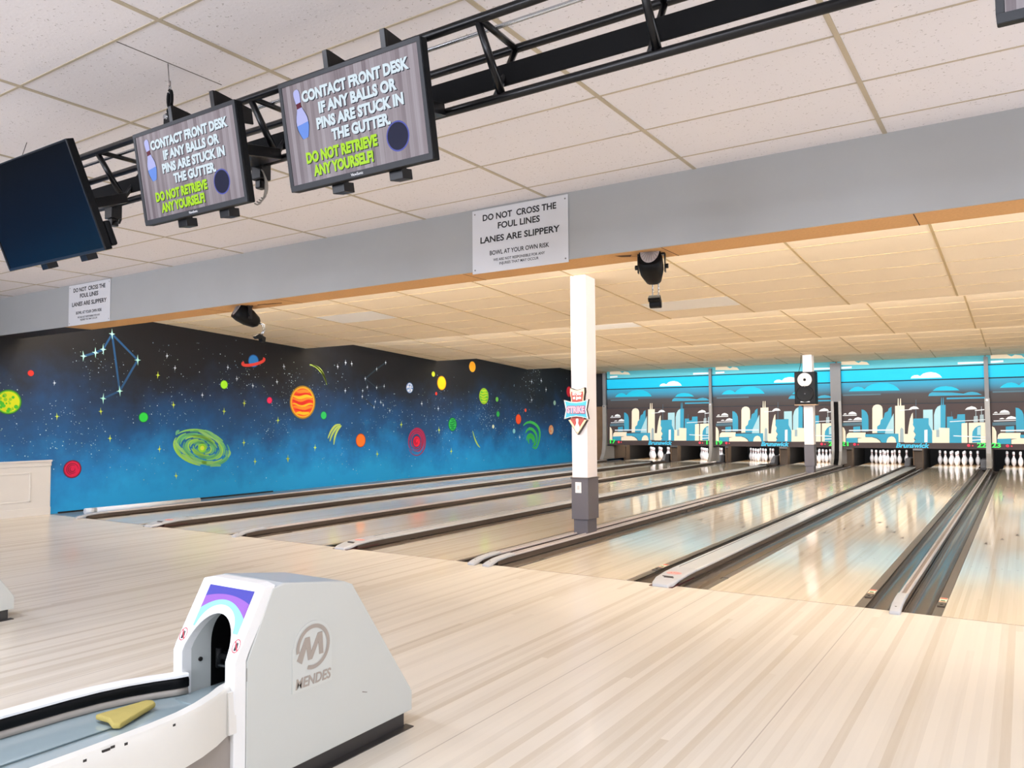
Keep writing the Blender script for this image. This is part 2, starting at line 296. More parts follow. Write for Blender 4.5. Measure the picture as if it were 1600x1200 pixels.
DUST=[(0.41,2.4),(0.61,2.6),(0.89,2.19),(0.94,2.32),(0.73,2.27),(0.5,2.18),(0.39,2.26),(0.8,2.21),(0.57,1.84),(0.66,2.32),(0.68,2.31),(0.57,2.27),(1.09,2.24),(0.69,2.1),(1.08,2.28),(0.53,1.79),(0.35,2.26),(0.8,1.83),(0.79,2.31),(0.57,2.13),(0.7,2.17),(0.56,1.99),(0.97,2.23),(0.56,2.09),(0.75,2.4),(0.56,2.03),(0.63,2.27),(0.7,2.23),(0.65,2.55),(1.03,2.2),(0.47,2.04),(0.72,2.22),(0.88,1.83),(0.77,1.95),(1.11,2.42),(0.55,2.08),(0.3,2.24),(0.93,2.05),(0.77,2.55),(1.16,2.15),(0.81,2.14),(0.3,2.44),(0.41,1.88),(0.48,2.25),(0.6,2.12),(0.76,2.18),(0.69,2.17),(0.91,2.25),(0.53,2.14),(0.33,2.38),(0.45,2.16),(1.1,2.1),(2.94,1.88),(2.46,2.19),(1.71,2.53),(2.77,1.68),(2.94,1.25),(2.17,1.49),(3.4,2.02),(2.9,2.08),(1.52,1.9),(1.91,1.91),(2.08,1.82),(1.29,1.04),(3.06,2.17),(1.86,1.96),(2.68,1.79),(1.76,1.36),(2.44,2.69),(1.87,2.61),(1.81,1.43),(2.21,1.46),(2.41,2.69),(2.0,0.92),(1.92,2.44),(3.0,1.96),(2.33,1.29),(1.44,1.76),(1.77,2.6),(1.91,1.44),(1.76,1.27),(2.88,2.53),(3.72,2.21),(1.71,2.02),(2.84,1.21),(2.88,2.21),(2.02,2.64),(2.28,2.26),(2.44,2.58),(2.04,2.38),(1.7,2.5),(1.79,2.5),(2.63,1.94),(1.65,1.72),(2.48,1.29),(2.22,2.07),(1.96,1.91),(2.59,1.9),(2.19,1.71),(2.37,1.86),(1.84,1.87),(1.8,2.35),(2.42,0.98),(2.87,1.99),(2.23,1.51),(3.1,1.4),(2.22,1.89),(2.15,2.1),(1.88,2.08),(1.24,2.47),(2.54,2.43),(2.6,2.61),(2.13,1.79),(1.78,2.29),(3.75,2.38),(1.95,2.23),(2.34,1.99),(2.87,1.61),(2.11,2.14),(1.59,2.63),(1.94,1.63),(2.39,1.6),(2.84,2.08),(3.52,2.28),(1.99,2.17),(2.95,2.07),(1.94,1.76),(2.94,2.05),(2.19,1.47),(2.87,1.54),(1.93,1.83),(2.99,1.95),(2.15,0.92),(2.39,2.32),(2.29,1.71),(2.76,2.02),(1.87,2.28),(1.89,2.45),(0.18,1.48),(0.2,1.55),(-0.1,1.42),(0.07,1.15),(-0.11,1.34),(0.17,1.65),(0.43,1.35),(-0.48,1.27),(0.5,1.55),(0.77,1.35),(-0.18,1.27),(0.06,1.65),(-0.49,1.34),(-0.05,1.25),(0.31,1.49),(0.02,1.03),(0.78,1.22),(0.06,1.58),(0.06,1.05),(0.34,1.44),(-0.21,1.35),(-0.1,1.38),(0.44,1.16),(0.23,1.45),(0.27,1.01),(0.3,1.67),(0.72,1.33),(1.44,1.48),(0.15,1.44),(0.31,1.5),(-0.29,1.76),(0.14,1.49),(0.0,0.96),(0.46,1.16),(0.02,1.32),(0.12,1.42),(0.44,1.26),(0.29,1.35),(-0.28,1.53),(0.31,1.46),(-0.07,1.31),(-0.12,1.52),(0.48,1.46),(0.68,1.27),(0.46,1.15),(-0.49,1.4),(-0.23,1.47),(0.15,1.13),(0.18,1.05),(0.01,1.39),(0.22,1.19),(0.17,1.51),(0.07,1.66),(0.61,1.22),(0.33,1.32),(-0.01,1.46),(0.45,1.54),(-0.06,1.07),(0.72,1.32),(0.36,1.34),(0.98,1.12),(0.6,0.94),(0.98,1.08),(0.64,1.14),(0.39,1.18),(0.6,0.85),(0.38,1.17),(0.46,0.97),(0.76,1.29),(0.67,1.24),(0.77,1.24),(0.28,1.19),(0.55,1.24),(0.63,1.01),(0.6,0.98),(0.81,1.19),(0.57,1.04),(0.03,0.98),(0.36,1.19),(0.45,1.02),(0.67,0.94),(0.39,0.9),(0.69,1.12),(0.57,0.88),(0.69,0.89),(0.61,0.8),(1.21,0.92),(0.15,0.71),(0.41,1.32),(-0.05,0.97),(0.88,0.82),(0.47,0.75),(0.55,1.16),(0.59,0.99),(0.59,0.96),(0.0,0.75),(0.42,0.91),(0.36,1.01),(0.52,1.36),(0.68,0.91),(0.27,1.47),(0.39,1.21),(0.6,1.04),(1.03,0.89),(0.5,1.01),(-0.18,1.24),(0.32,1.07),(0.66,0.99),(0.83,1.18),(0.66,1.06),(1.74,1.46),(1.6,1.49),(1.72,1.31),(1.68,1.47),(3.09,1.39),(1.98,1.29),(1.26,1.38),(2.1,1.44),(2.22,1.36),(2.32,1.69),(1.94,1.66),(2.35,1.51),(1.13,1.51),(1.27,1.32),(1.56,2.01),(1.55,1.31),(1.89,1.68),(2.05,1.41),(2.47,1.33),(1.91,1.71),(1.87,1.47),(1.74,1.44),(1.18,1.41),(1.74,1.46),(1.68,1.6),(1.86,1.36),(1.58,1.46),(1.37,1.44),(1.74,1.82),(2.31,1.74),(1.76,1.82),(0.94,1.39),(1.08,1.97),(1.62,1.87),(1.64,1.13),(1.55,1.46),(2.0,1.48),(1.68,1.2),(1.69,1.46),(1.78,1.82),(1.89,1.52),(2.05,1.38),(2.51,1.98),(1.47,1.64),(1.33,1.44),(1.69,1.5),(0.99,1.73),(1.7,1.63),(1.45,1.56),(1.6,1.76),(2.56,1.7),(2.05,1.4),(2.2,1.67),(1.27,1.44),(1.85,2.06),(0.57,1.64),(1.55,1.59),(1.93,1.75),(3.1,1.33),(2.38,1.48),(3.38,1.23),(3.91,1.14),(4.07,1.05),(3.79,1.45),(4.11,1.59),(3.95,1.08),(4.85,1.39),(4.42,1.74),(3.95,1.19),(4.33,1.7),(4.34,1.25),(4.61,0.94),(4.32,1.46),(4.21,1.63),(3.81,2.0),(3.64,1.78),(4.08,1.27),(3.63,1.35),(4.26,0.95),(4.08,1.23),(3.98,0.96),(3.56,1.22),(3.3,0.7),(4.45,2.12),(3.92,1.84),(3.48,1.46),(3.8,0.93),(3.92,1.73),(4.08,1.16),(4.42,1.11),(3.58,1.61),(4.04,1.63),(4.39,1.44),(4.08,1.45),(4.12,1.88),(4.92,1.53),(3.84,1.98),(4.07,1.83),(4.23,0.86),(4.33,1.48),(4.59,1.38),(4.09,1.29),(3.94,1.16),(3.66,1.97),(4.56,1.59),(3.98,1.19),(3.93,1.76),(4.03,1.67),(4.31,1.48),(4.01,1.02),(3.55,1.86),(4.38,0.83),(4.14,1.58),(4.57,1.11),(4.49,2.01),(4.06,1.7),(3.71,1.1),(4.38,1.49),(4.02,0.8),(4.35,1.36),(4.3,1.27),(3.65,1.5),(4.21,1.08),(3.67,1.61),(3.89,1.88),(4.52,1.14),(4.6,2.16),(3.82,0.64),(3.6,1.99),(4.19,0.72),(4.34,1.68),(4.31,1.16),(4.21,1.17),(4.42,0.87),(4.63,0.9),(4.05,2.01),(4.31,1.88),(4.98,1.76),(3.45,1.99),(4.25,1.2),(4.35,1.2),(3.83,1.01),(3.85,1.87),(4.45,1.11),(3.77,1.41),(4.5,0.95),(3.73,0.91),(3.2,1.29),(4.25,1.36),(4.14,1.92),(4.06,1.12),(3.77,1.26),(4.04,2.16),(3.89,1.1),(3.55,1.31),(4.23,1.8),(4.02,0.98),(4.38,1.69),(4.49,1.18),(4.16,0.74),(4.38,1.17),(4.47,1.05),(4.59,1.35),(3.48,0.75),(4.41,1.11),(4.13,1.34),(4.15,1.67),(4.4,1.27),(3.77,1.21),(3.99,1.32),(4.32,0.28),(3.73,1.16),(4.38,1.15),(4.68,1.47),(3.99,1.31),(3.62,0.91),(3.67,1.11),(4.56,1.63),(4.05,1.39),(4.77,1.2),(3.49,0.92),(4.5,2.08),(3.17,0.38),(4.14,2.12),(4.51,0.76),(3.28,0.85),(4.38,1.31),(3.86,1.17),(3.82,1.25),(4.02,1.48),(3.54,2.02),(3.64,2.15),(3.88,2.59),(3.39,2.2),(3.73,2.83),(3.24,2.32),(3.43,1.7),(3.44,2.27),(3.5,2.01),(3.33,1.84),(3.03,1.93),(3.58,2.01),(3.84,2.33),(3.5,2.19),(3.19,2.42),(3.15,2.03),(2.73,2.52),(3.4,1.93),(3.35,1.94),(3.35,2.38),(2.93,2.18),(3.9,2.25),(3.07,2.09),(2.98,2.5),(3.71,2.16),(3.66,2.2),(3.34,2.2),(3.28,1.99),(3.0,2.68),(3.13,2.02),(3.21,2.8),(4.25,2.53),(3.32,2.1),(3.48,2.29),(2.93,2.1),(3.09,2.28),(3.6,2.35),(2.86,2.37),(3.55,2.08),(3.0,2.22),(3.46,1.99),(3.49,2.21),(3.28,2.13),(3.6,2.3),(3.29,1.82),(3.36,2.44),(3.57,2.56),(3.06,2.01),(3.38,2.06),(3.6,2.45),(3.52,2.35),(3.44,2.19),(3.35,2.56),(3.46,2.25),(3.53,2.52),(3.43,2.3),(3.25,2.31),(3.3,2.58),(3.21,2.35),(3.51,2.29),(4.74,1.84),(4.55,1.94),(4.27,1.89),(4.71,2.26),(4.72,1.84),(4.54,2.1),(4.5,2.19),(4.5,1.98),(4.51,2.31),(4.65,2.17),(4.57,1.84),(4.47,1.36),(4.52,1.88),(4.46,1.9),(4.29,1.82),(4.44,2.12),(4.63,1.76),(4.43,2.25),(4.17,2.23),(4.58,1.83),(4.29,1.97),(4.67,2.19),(4.41,2.22),(4.56,2.48),(4.48,1.87),(4.49,1.74),(4.6,2.12),(4.33,2.25),(4.58,2.03),(4.52,2.23),(4.69,1.77),(4.62,2.28),(4.94,1.78),(4.32,1.74),(4.48,2.19),(4.37,1.86),(4.55,1.94),(4.46,2.25),(4.54,2.06),(4.47,1.83),(4.78,2.16),(4.66,2.19),(4.64,1.83),(4.5,1.93),(4.37,2.07),(4.66,1.8),(4.87,2.27),(4.42,1.96),(4.51,2.12),(4.43,2.01),(8.1,1.46),(6.62,1.34),(5.43,1.66),(6.71,1.34),(5.64,1.49),(6.41,1.15),(7.73,1.56),(7.49,1.77),(7.3,1.35),(7.93,1.56),(5.72,1.21),(6.4,1.58),(6.89,0.95),(7.11,1.09),(7.2,1.84),(7.48,1.28),(6.75,1.88),(9.38,0.74),(7.45,1.29),(7.84,1.25),(6.14,1.81),(7.75,1.02),(7.93,1.18),(7.14,1.15),(8.31,1.27),(8.08,1.06),(6.65,1.09),(6.62,1.69),(8.37,1.94),(7.02,1.17),(7.43,1.54),(6.5,1.28),(7.53,1.45),(6.48,1.83),(7.14,1.44),(7.76,1.52),(7.82,1.79),(5.99,1.17),(6.85,1.67),(7.05,1.78),(6.91,1.82),(7.27,1.6),(7.11,1.43),(7.47,1.93),(7.26,1.5),(6.36,1.5),(7.51,1.29),(8.66,1.53),(7.25,0.87),(6.74,1.66),(6.83,1.6),(7.13,1.39),(6.63,1.75),(7.11,1.78),(6.59,1.33),(7.08,1.72),(6.18,1.7),(6.15,1.28),(7.69,1.34),(7.37,1.57),(7.26,1.41),(7.18,1.57),(6.42,1.35),(7.42,1.75),(6.99,1.44),(7.5,1.93),(6.2,1.81),(6.31,1.73),(7.76,1.77),(8.77,1.34),(7.65,1.44),(7.77,1.32),(7.73,1.25),(7.59,1.31),(7.95,1.42),(6.79,0.98),(6.82,1.31),(8.74,1.63),(6.96,1.62),(6.51,1.25),(7.01,1.39),(6.01,1.3),(6.65,1.97),(6.65,1.88),(8.33,1.94),(7.35,1.73),(6.59,1.79),(8.04,1.76),(6.71,1.36),(6.89,1.23),(6.64,1.88),(7.47,1.08),(7.53,1.67),(8.01,1.19),(6.89,1.3),(7.13,1.4),(7.61,1.17),(7.21,1.41),(5.53,1.64),(7.48,1.66),(7.42,1.49),(7.2,1.4),(8.11,1.28),(7.18,1.77),(7.41,1.74),(8.06,1.64),(6.72,1.47),(6.46,1.29),(7.38,1.62),(6.78,0.91),(10.3,1.21),(9.67,0.86),(9.2,1.52),(9.38,1.82),(8.87,0.76),(9.58,1.76),(9.31,1.61),(9.17,1.45),(8.49,2.07),(9.33,1.51),(8.68,1.46),(9.09,1.35),(9.32,1.01),(10.48,1.17),(9.49,1.11),(9.99,1.25),(10.02,1.57),(10.03,1.22),(9.76,1.49),(9.2,1.21),(9.14,1.82),(10.7,0.96),(8.96,0.92),(8.15,1.21),(9.96,1.33),(9.34,1.13),(9.85,1.85),(8.98,1.06),(10.01,1.85),(8.5,1.27),(8.93,1.68),(9.13,1.34),(8.17,1.15),(9.23,1.09),(8.72,1.73),(9.82,1.05),(9.45,1.54),(10.44,1.0),(9.69,1.51),(10.38,1.15),(9.24,0.88),(10.27,1.33),(9.81,1.13),(9.17,1.86),(10.34,2.04),(8.49,1.92),(9.83,1.03),(9.04,0.95),(10.67,0.88),(8.63,0.95),(11.19,1.78),(8.42,0.96),(9.85,1.43),(9.45,2.05),(8.92,1.35),(9.81,1.07),(10.15,1.6),(9.43,0.89),(8.58,1.23),(8.91,1.34),(10.84,1.26),(9.18,1.67),(8.55,1.43),(8.01,1.45),(9.58,1.76),(8.95,0.99),(10.38,0.63),(10.31,1.3),(9.34,0.96),(9.97,1.35),(10.81,1.48),(9.61,1.01),(9.83,1.39),(10.22,0.35),(9.26,1.16),(9.79,1.35),(10.71,1.45),(10.74,1.8),(9.58,1.72),(9.75,1.16),(9.88,1.33),(9.31,1.87),(10.1,1.41),(10.33,2.06),(9.32,2.05),(10.28,1.7),(8.79,1.1),(9.43,1.32),(9.41,1.0),(9.68,1.32),(9.47,1.06),(10.3,1.55),(10.11,1.99),(8.95,1.61),(8.98,1.22),(8.56,1.98),(9.62,1.75),(9.52,1.39),(9.03,1.57),(10.09,1.42),(9.53,1.17),(8.99,1.86),(9.23,0.82),(9.91,0.57),(10.19,1.06),(9.15,2.03),(8.1,1.37),(8.73,1.85),(9.88,1.31),(8.61,1.33),(10.49,1.05),(9.01,1.07),(8.18,1.52),(9.17,0.96),(8.67,1.76),(9.24,1.14),(8.54,1.33),(9.23,1.59),(8.62,1.27),(9.58,1.26),(9.6,1.46),(8.88,1.43),(10.04,1.37),(9.86,1.09),(9.72,1.51),(8.82,0.96),(9.36,1.49),(9.54,1.12),(10.1,1.69),(9.42,0.99),(9.06,1.41),(8.91,1.95),(8.61,1.36),(9.71,2.4),(9.3,1.5),(8.45,1.45),(8.94,0.93),(8.81,1.04),(8.69,1.8),(10.52,1.72),(9.19,2.01),(9.58,0.9),(9.28,1.52),(9.48,1.71),(8.62,1.41),(9.26,2.07),(7.9,1.26),(8.62,1.26),(10.12,1.45),(9.07,2.36),(10.59,1.07),(8.96,1.81),(9.83,2.19),(9.98,1.06),(8.66,1.81),(10.8,1.62),(9.59,1.55),(8.12,1.07),(10.67,1.66),(8.86,0.87),(8.46,1.54),(8.57,2.0),(9.05,2.42),(8.65,1.41),(8.97,1.84),(11.34,1.11),(9.11,1.02),(9.93,1.36),(10.0,1.57),(9.07,0.77),(11.15,1.04),(10.42,1.65),(10.8,1.4),(11.1,1.18),(11.31,1.43),(11.31,1.25),(11.23,2.05),(10.95,1.27),(10.98,1.08),(10.94,1.41),(10.83,1.46),(11.53,1.06),(11.44,1.25),(11.17,1.75),(11.35,1.59),(11.23,1.46),(11.44,1.6),(11.41,1.43),(11.73,1.46),(11.07,1.9),(11.45,1.42),(10.35,1.31),(11.3,1.51),(11.6,1.46),(11.07,1.33),(10.72,1.29),(10.82,1.36),(11.53,1.53),(10.89,1.01),(11.13,1.16),(11.34,1.31),(11.65,1.44),(10.58,1.49),(10.91,1.71),(10.98,1.32),(11.31,1.4),(11.08,1.41),(10.97,1.64),(11.15,1.2),(10.87,1.42),(11.38,1.67),(11.27,1.38),(11.51,1.65),(10.97,1.03),(11.89,1.27),(11.64,1.58),(11.5,1.34),(11.39,1.73),(11.19,1.24),(11.54,1.3),(11.29,1.17),(11.78,1.78),(10.49,1.41),(11.73,0.94),(11.41,1.66),(11.36,1.57),(11.45,1.46),(11.77,1.66),(11.69,1.6),(11.39,1.33),(10.68,1.89),(11.08,1.5),(10.93,1.23),(11.25,1.26),(10.77,1.45),(11.08,1.16),(11.61,1.54),(11.14,2.04),(11.9,1.32),(11.33,1.33),(11.09,1.86),(10.81,1.62),(11.06,1.7),(11.21,1.25),(11.2,1.38),(12.03,1.63),(10.9,1.21),(11.0,0.98),(10.9,1.42),(11.78,1.84),(11.52,1.34),(11.21,1.06),(10.92,1.26),(10.96,1.09),(10.7,1.44),(10.95,1.7),(11.51,1.52),(11.35,2.02),(10.77,1.67),(11.27,1.83),(11.26,1.17),(11.16,1.38),(11.0,1.64),(11.12,1.37),(11.69,1.37),(10.87,1.21),(10.77,1.93),(11.04,1.6),(11.36,1.44),(10.66,1.61),(10.94,0.9),(10.68,1.69),(11.58,1.04),(11.0,1.08),(11.1,1.66),(11.09,1.2),(11.68,1.48),(10.66,1.37),(10.96,1.6),(11.28,1.37),(10.69,1.6),(11.65,1.48),(11.81,2.06),(10.74,1.42),(10.77,1.38),(11.16,1.77),(11.8,0.96),(10.53,1.5),(10.66,1.53),(10.96,1.49),(11.54,1.11),(11.01,1.32),(11.38,1.83),(11.16,1.69),(11.55,1.1),(11.24,1.05),(11.03,1.62),(11.63,1.42),(11.25,1.77),(11.39,1.45),(11.08,1.71),(10.85,1.53),(11.18,1.1),(10.5,1.78),(10.78,1.61),(10.82,1.72),(10.88,1.32),(10.97,1.66),(11.35,1.39),(10.77,1.12),(10.89,1.68),(11.26,1.64),(10.76,1.08),(10.96,1.68),(11.19,1.47),(10.43,1.54),(11.3,1.55),(11.29,1.73),(11.43,1.52),(10.86,1.75),(11.47,1.44),(10.97,1.34),(11.07,1.52),(11.25,1.55),(11.45,0.83),(10.51,1.43),(10.96,1.27),(10.42,0.9),(11.41,0.89),(11.55,1.7),(13.32,1.83),(13.85,2.62),(13.49,1.92),(13.92,2.49),(13.55,2.18),(13.31,2.43),(13.78,2.37),(13.37,1.98),(13.85,2.18),(13.24,2.6),(12.98,2.53),(13.53,2.77),(13.07,2.66),(13.48,2.49),(14.0,1.94),(13.42,2.39),(13.83,2.65),(13.79,2.77),(13.26,2.24),(13.46,2.87),(13.09,2.3),(12.79,1.77),(13.13,2.3),(14.53,2.47),(13.51,2.17),(13.35,2.67),(12.81,2.26),(13.31,1.92),(13.47,2.14),(13.0,2.44),(13.57,2.47),(13.67,2.49),(13.29,2.22),(12.94,1.52),(12.91,1.88),(14.01,2.45),(13.56,2.04),(13.54,2.15),(13.27,2.18),(13.2,2.7),(13.31,2.11),(13.52,2.23),(13.25,2.3),(13.1,2.38),(13.44,2.61),(14.01,3.01),(13.66,2.46),(13.81,2.53),(13.73,2.61),(13.1,2.41),(13.42,2.67),(13.87,2.72),(13.3,2.32),(13.34,2.02),(13.04,2.04),(13.85,2.36),(14.19,2.9),(13.18,2.8),(12.26,3.03),(13.51,2.71),(12.49,2.3),(12.9,2.48),(13.18,1.9),(12.48,2.27),(14.78,2.4),(13.51,2.39),(13.72,2.23),(13.64,2.73),(13.38,2.21),(13.39,2.19),(13.91,0.73),(13.21,1.03),(12.71,1.39),(13.66,1.73),(14.05,1.68),(12.96,1.55),(12.32,1.08),(11.66,0.75),(11.71,1.0),(12.8,1.36),(13.3,0.75),(13.19,1.52),(13.03,0.87),(12.21,1.15),(14.1,1.49),(12.89,0.9),(12.54,1.26),(12.79,1.16),(12.13,1.87),(13.98,1.56),(12.24,0.94),(12.55,1.33),(12.11,1.36),(13.32,0.85),(13.67,1.72),(12.73,1.0),(12.33,1.6),(12.75,0.84),(12.08,0.97),(13.63,1.5),(12.02,1.36),(12.73,1.49),(13.05,0.38),(13.82,0.77),(12.96,0.8),(12.45,1.17),(13.99,0.35),(13.49,1.19),(12.98,1.61),(13.52,0.61),(13.61,1.27),(12.81,1.62),(14.21,1.25),(14.05,1.6),(13.65,0.93),(12.9,1.46),(15.4,0.56),(14.16,1.51),(14.28,1.0),(14.58,1.28),(12.84,1.65),(11.8,1.87),(12.7,1.25),(14.35,0.45),(12.56,2.1),(13.27,1.1),(12.68,1.61),(12.45,1.19),(13.16,1.92),(12.9,1.65),(12.21,1.23),(12.32,1.18),(11.07,1.08),(13.18,1.44),(12.31,1.86),(12.07,0.61),(13.33,1.3),(12.47,1.51),(12.03,1.16),(13.81,1.67),(13.53,1.43),(13.28,1.61),(13.66,0.6),(12.51,1.38),(13.82,1.52),(11.96,2.21),(12.54,0.83),(12.39,1.34),(11.06,1.46),(12.82,1.53),(12.57,1.73),(12.2,0.85),(12.02,0.8),(11.88,0.81),(12.88,1.02),(12.82,1.07),(15.16,2.2),(12.5,1.11),(14.3,1.77),(13.05,0.92),(12.59,1.25),(13.23,0.87),(13.38,1.1),(12.48,1.44),(15.03,1.76),(12.71,1.51),(13.08,1.59),(13.65,1.54),(12.55,1.84),(12.63,1.85),(12.77,1.07),(11.66,0.58),(13.71,1.17),(12.7,0.87),(13.39,1.42),(13.16,1.2),(12.32,0.74),(11.92,1.1),(12.26,1.28),(12.83,1.19),(15.79,1.26),(15.44,0.84),(15.35,1.6),(15.27,1.84),(15.62,0.31),(15.3,0.78),(15.26,1.92),(15.14,0.59),(15.23,1.44),(14.29,0.55),(15.8,0.17),(15.25,0.71),(15.06,0.92),(15.66,1.32),(15.48,1.51),(14.43,1.03),(15.42,0.79),(15.55,1.54),(15.51,2.59),(15.33,1.69),(15.27,1.63),(15.3,0.61),(15.63,1.3),(15.73,0.89),(15.73,1.05),(14.88,1.01),(14.95,1.52),(14.54,0.97),(15.72,1.59),(15.19,1.79),(15.37,0.5),(15.22,0.71),(15.49,1.14),(15.53,1.88),(15.19,0.97),(15.46,0.4),(15.18,1.47),(15.09,1.2),(14.95,1.74),(15.36,1.64),(15.23,1.05),(15.21,0.54),(15.37,0.95),(15.76,1.22),(14.79,1.32),(15.59,1.54),(14.95,0.83),(15.6,0.29),(15.07,1.38),(15.17,1.4),(15.25,1.65),(15.16,1.12),(15.98,1.73),(15.28,1.44),(15.23,1.27),(14.96,1.17),(14.98,0.97),(15.58,0.81),(6.19,0.3),(5.99,0.36),(8.09,0.27),(7.56,0.2),(5.87,0.43),(5.47,0.37),(6.96,0.32),(6.73,0.44),(5.85,1.02),(6.46,0.2),(6.71,0.54),(6.53,0.32),(6.57,0.66),(5.39,1.07),(5.84,0.62),(5.59,0.48),(5.29,0.47),(7.21,0.5),(5.02,0.56),(5.73,0.51),(5.91,0.69),(6.31,0.2),(5.99,0.48),(5.54,0.53),(5.21,0.41),(5.5,0.52),(5.7,0.61),(5.87,0.76),(5.99,0.74),(5.88,0.64),(5.42,0.49),(6.5,0.45),(5.12,0.42),(6.65,0.98),(6.77,1.17),(6.28,0.32),(6.94,0.04),(6.37,0.24),(7.13,-0.06),(6.28,0.27),(5.33,0.76),(7.04,0.35),(5.36,0.58),(5.04,0.58),(6.75,0.97),(6.06,0.41),(6.0,0.48),(5.67,0.74),(6.13,1.02),(6.04,0.92),(5.64,0.12),(5.86,0.65),(6.68,0.7),(5.73,0.54),(6.53,0.75),(6.09,1.03),(5.32,0.56),(5.69,0.46),(6.62,1.08),(5.37,2.07),(5.05,2.05),(4.84,1.97),(5.29,1.61),(4.34,2.33),(5.41,1.83),(4.64,2.36),(4.97,1.99),(4.79,1.83),(5.96,2.19),(5.77,2.54),(4.74,1.92),(5.64,2.48),(5.0,1.97),(5.2,2.3),(5.21,1.87),(4.98,2.43),(5.86,2.24),(4.29,1.99),(5.67,1.81),(5.69,2.11),(5.38,1.97),(6.05,2.03),(4.51,1.8),(5.3,2.13),(5.12,1.87),(5.24,2.01),(5.23,1.83),(4.69,1.96),(5.48,2.1),(5.97,1.65),(5.11,1.75),(4.91,1.53),(5.84,2.24),(5.64,1.94),(5.07,2.41),(5.16,1.81),(5.71,1.99),(5.46,2.33),(4.96,2.03),(5.13,2.35),(4.64,1.76),(5.19,1.97),(4.76,2.4),(5.68,2.01),(5.69,2.31),(5.04,1.99),(5.09,1.72),(5.88,2.31),(5.74,2.15),(0.09,0.95),(-0.24,1.0),(0.45,0.75),(-0.04,1.14),(0.63,0.66),(-0.04,0.86),(-0.14,0.88),(0.17,0.99),(-0.15,1.16),(-0.33,1.06),(-0.02,1.61),(0.1,1.28),(0.15,0.72),(0.33,0.85),(-0.36,0.55),(-0.27,0.65),(-0.4,1.06),(-0.49,1.05),(0.05,0.78),(-0.62,1.15),(-0.39,0.77),(-0.04,0.76),(-0.13,0.6),(-0.07,0.86),(0.07,0.96),(-0.38,1.11),(0.33,0.66),(-0.25,0.9),(-0.62,0.79),(-0.2,1.62),(-0.43,1.13),(-0.28,1.06),(-0.42,1.51),(0.34,1.3),(-0.51,1.43),(-0.27,0.74),(0.23,0.52),(-0.36,1.08),(0.27,1.08),(-0.02,0.56),(-0.47,1.32),(0.02,1.21),(-0.23,0.73),(-0.02,0.67),(-0.37,1.04),(-0.04,0.95),(-0.76,1.33),(-0.0,1.54),(-0.66,1.25),(-0.31,0.85),(0.03,1.17),(-0.46,1.3),(0.22,0.94),(0.01,1.58),(-0.72,0.81),(0.52,0.9),(-0.41,1.49),(-0.55,0.96),(-0.07,1.22),(0.05,0.65),(-0.47,1.8),(-0.66,1.74),(-0.59,0.94),(-0.55,0.97),(-0.58,1.5),(-0.46,1.66),(-0.5,1.55),(-0.54,1.54),(-0.35,0.86),(-0.52,1.01),(-0.52,1.55),(-0.47,1.6),(-0.4,1.73),(-0.52,1.49),(-0.59,1.86),(-0.46,1.24),(-0.56,1.95),(-0.6,1.7),(-0.56,1.65),(-0.29,2.03),(-0.65,1.8),(-0.67,1.23),(-0.69,1.89),(-0.63,1.48),(-0.54,1.84),(-0.57,1.37),(-0.45,0.88),(-0.59,1.04),(-0.26,1.35),(-0.71,1.49),(10.12,0.06),(9.29,0.54),(9.84,0.15),(9.17,0.8),(9.83,0.21),(9.72,0.43),(10.89,-0.05),(9.45,0.6),(8.41,0.79),(9.31,0.48),(8.67,0.96),(9.27,0.66),(6.9,0.02),(10.99,0.27),(6.97,0.46),(9.85,0.54),(9.96,0.02),(9.59,0.13),(7.9,0.53),(7.83,0.78),(9.83,0.38),(9.87,0.38),(7.99,0.04),(10.24,0.34),(9.52,0.82),(8.4,0.04),(9.15,0.36),(10.55,-0.14),(8.01,0.5),(9.26,0.62),(9.59,0.12),(9.06,0.73),(8.8,0.35),(9.38,0.33),(8.64,-0.1),(10.52,0.44),(7.76,0.12),(8.31,0.68),(9.25,0.67),(8.21,0.43),(3.03,0.52),(3.66,0.17),(4.15,0.19),(2.71,0.53),(1.65,0.65),(3.22,0.26),(3.07,0.29),(4.52,0.26),(3.14,0.41),(3.35,0.66),(2.58,0.75),(3.01,0.27),(2.67,0.57),(2.28,0.68),(3.91,0.27),(3.56,0.4),(2.54,0.53),(3.27,0.51),(3.54,0.2),(2.33,0.34),(2.45,0.49),(2.98,0.47),(3.97,0.57),(4.0,0.23),(1.81,0.65),(1.71,0.63),(1.79,1.0),(1.65,0.74),(1.07,0.63),(1.38,0.64),(0.68,0.83),(1.39,0.37),(1.17,0.58),(0.85,0.48),(1.05,1.05),(2.1,0.76),(0.91,1.09),(1.46,0.4),(0.9,0.79),(1.6,0.75),(1.15,0.72),(2.21,1.05),(1.6,0.65),(1.85,1.31),(1.33,0.54),(0.53,1.35),(2.08,0.46),(0.92,0.9),(1.53,0.33),(0.9,0.63),(1.81,0.87),(0.37,1.03),(2.19,0.64),(1.65,0.49),(1.96,0.3),(0.72,0.9),(2.09,0.77),(1.11,1.01),(0.69,0.74),(1.49,0.57),(1.02,0.9)]
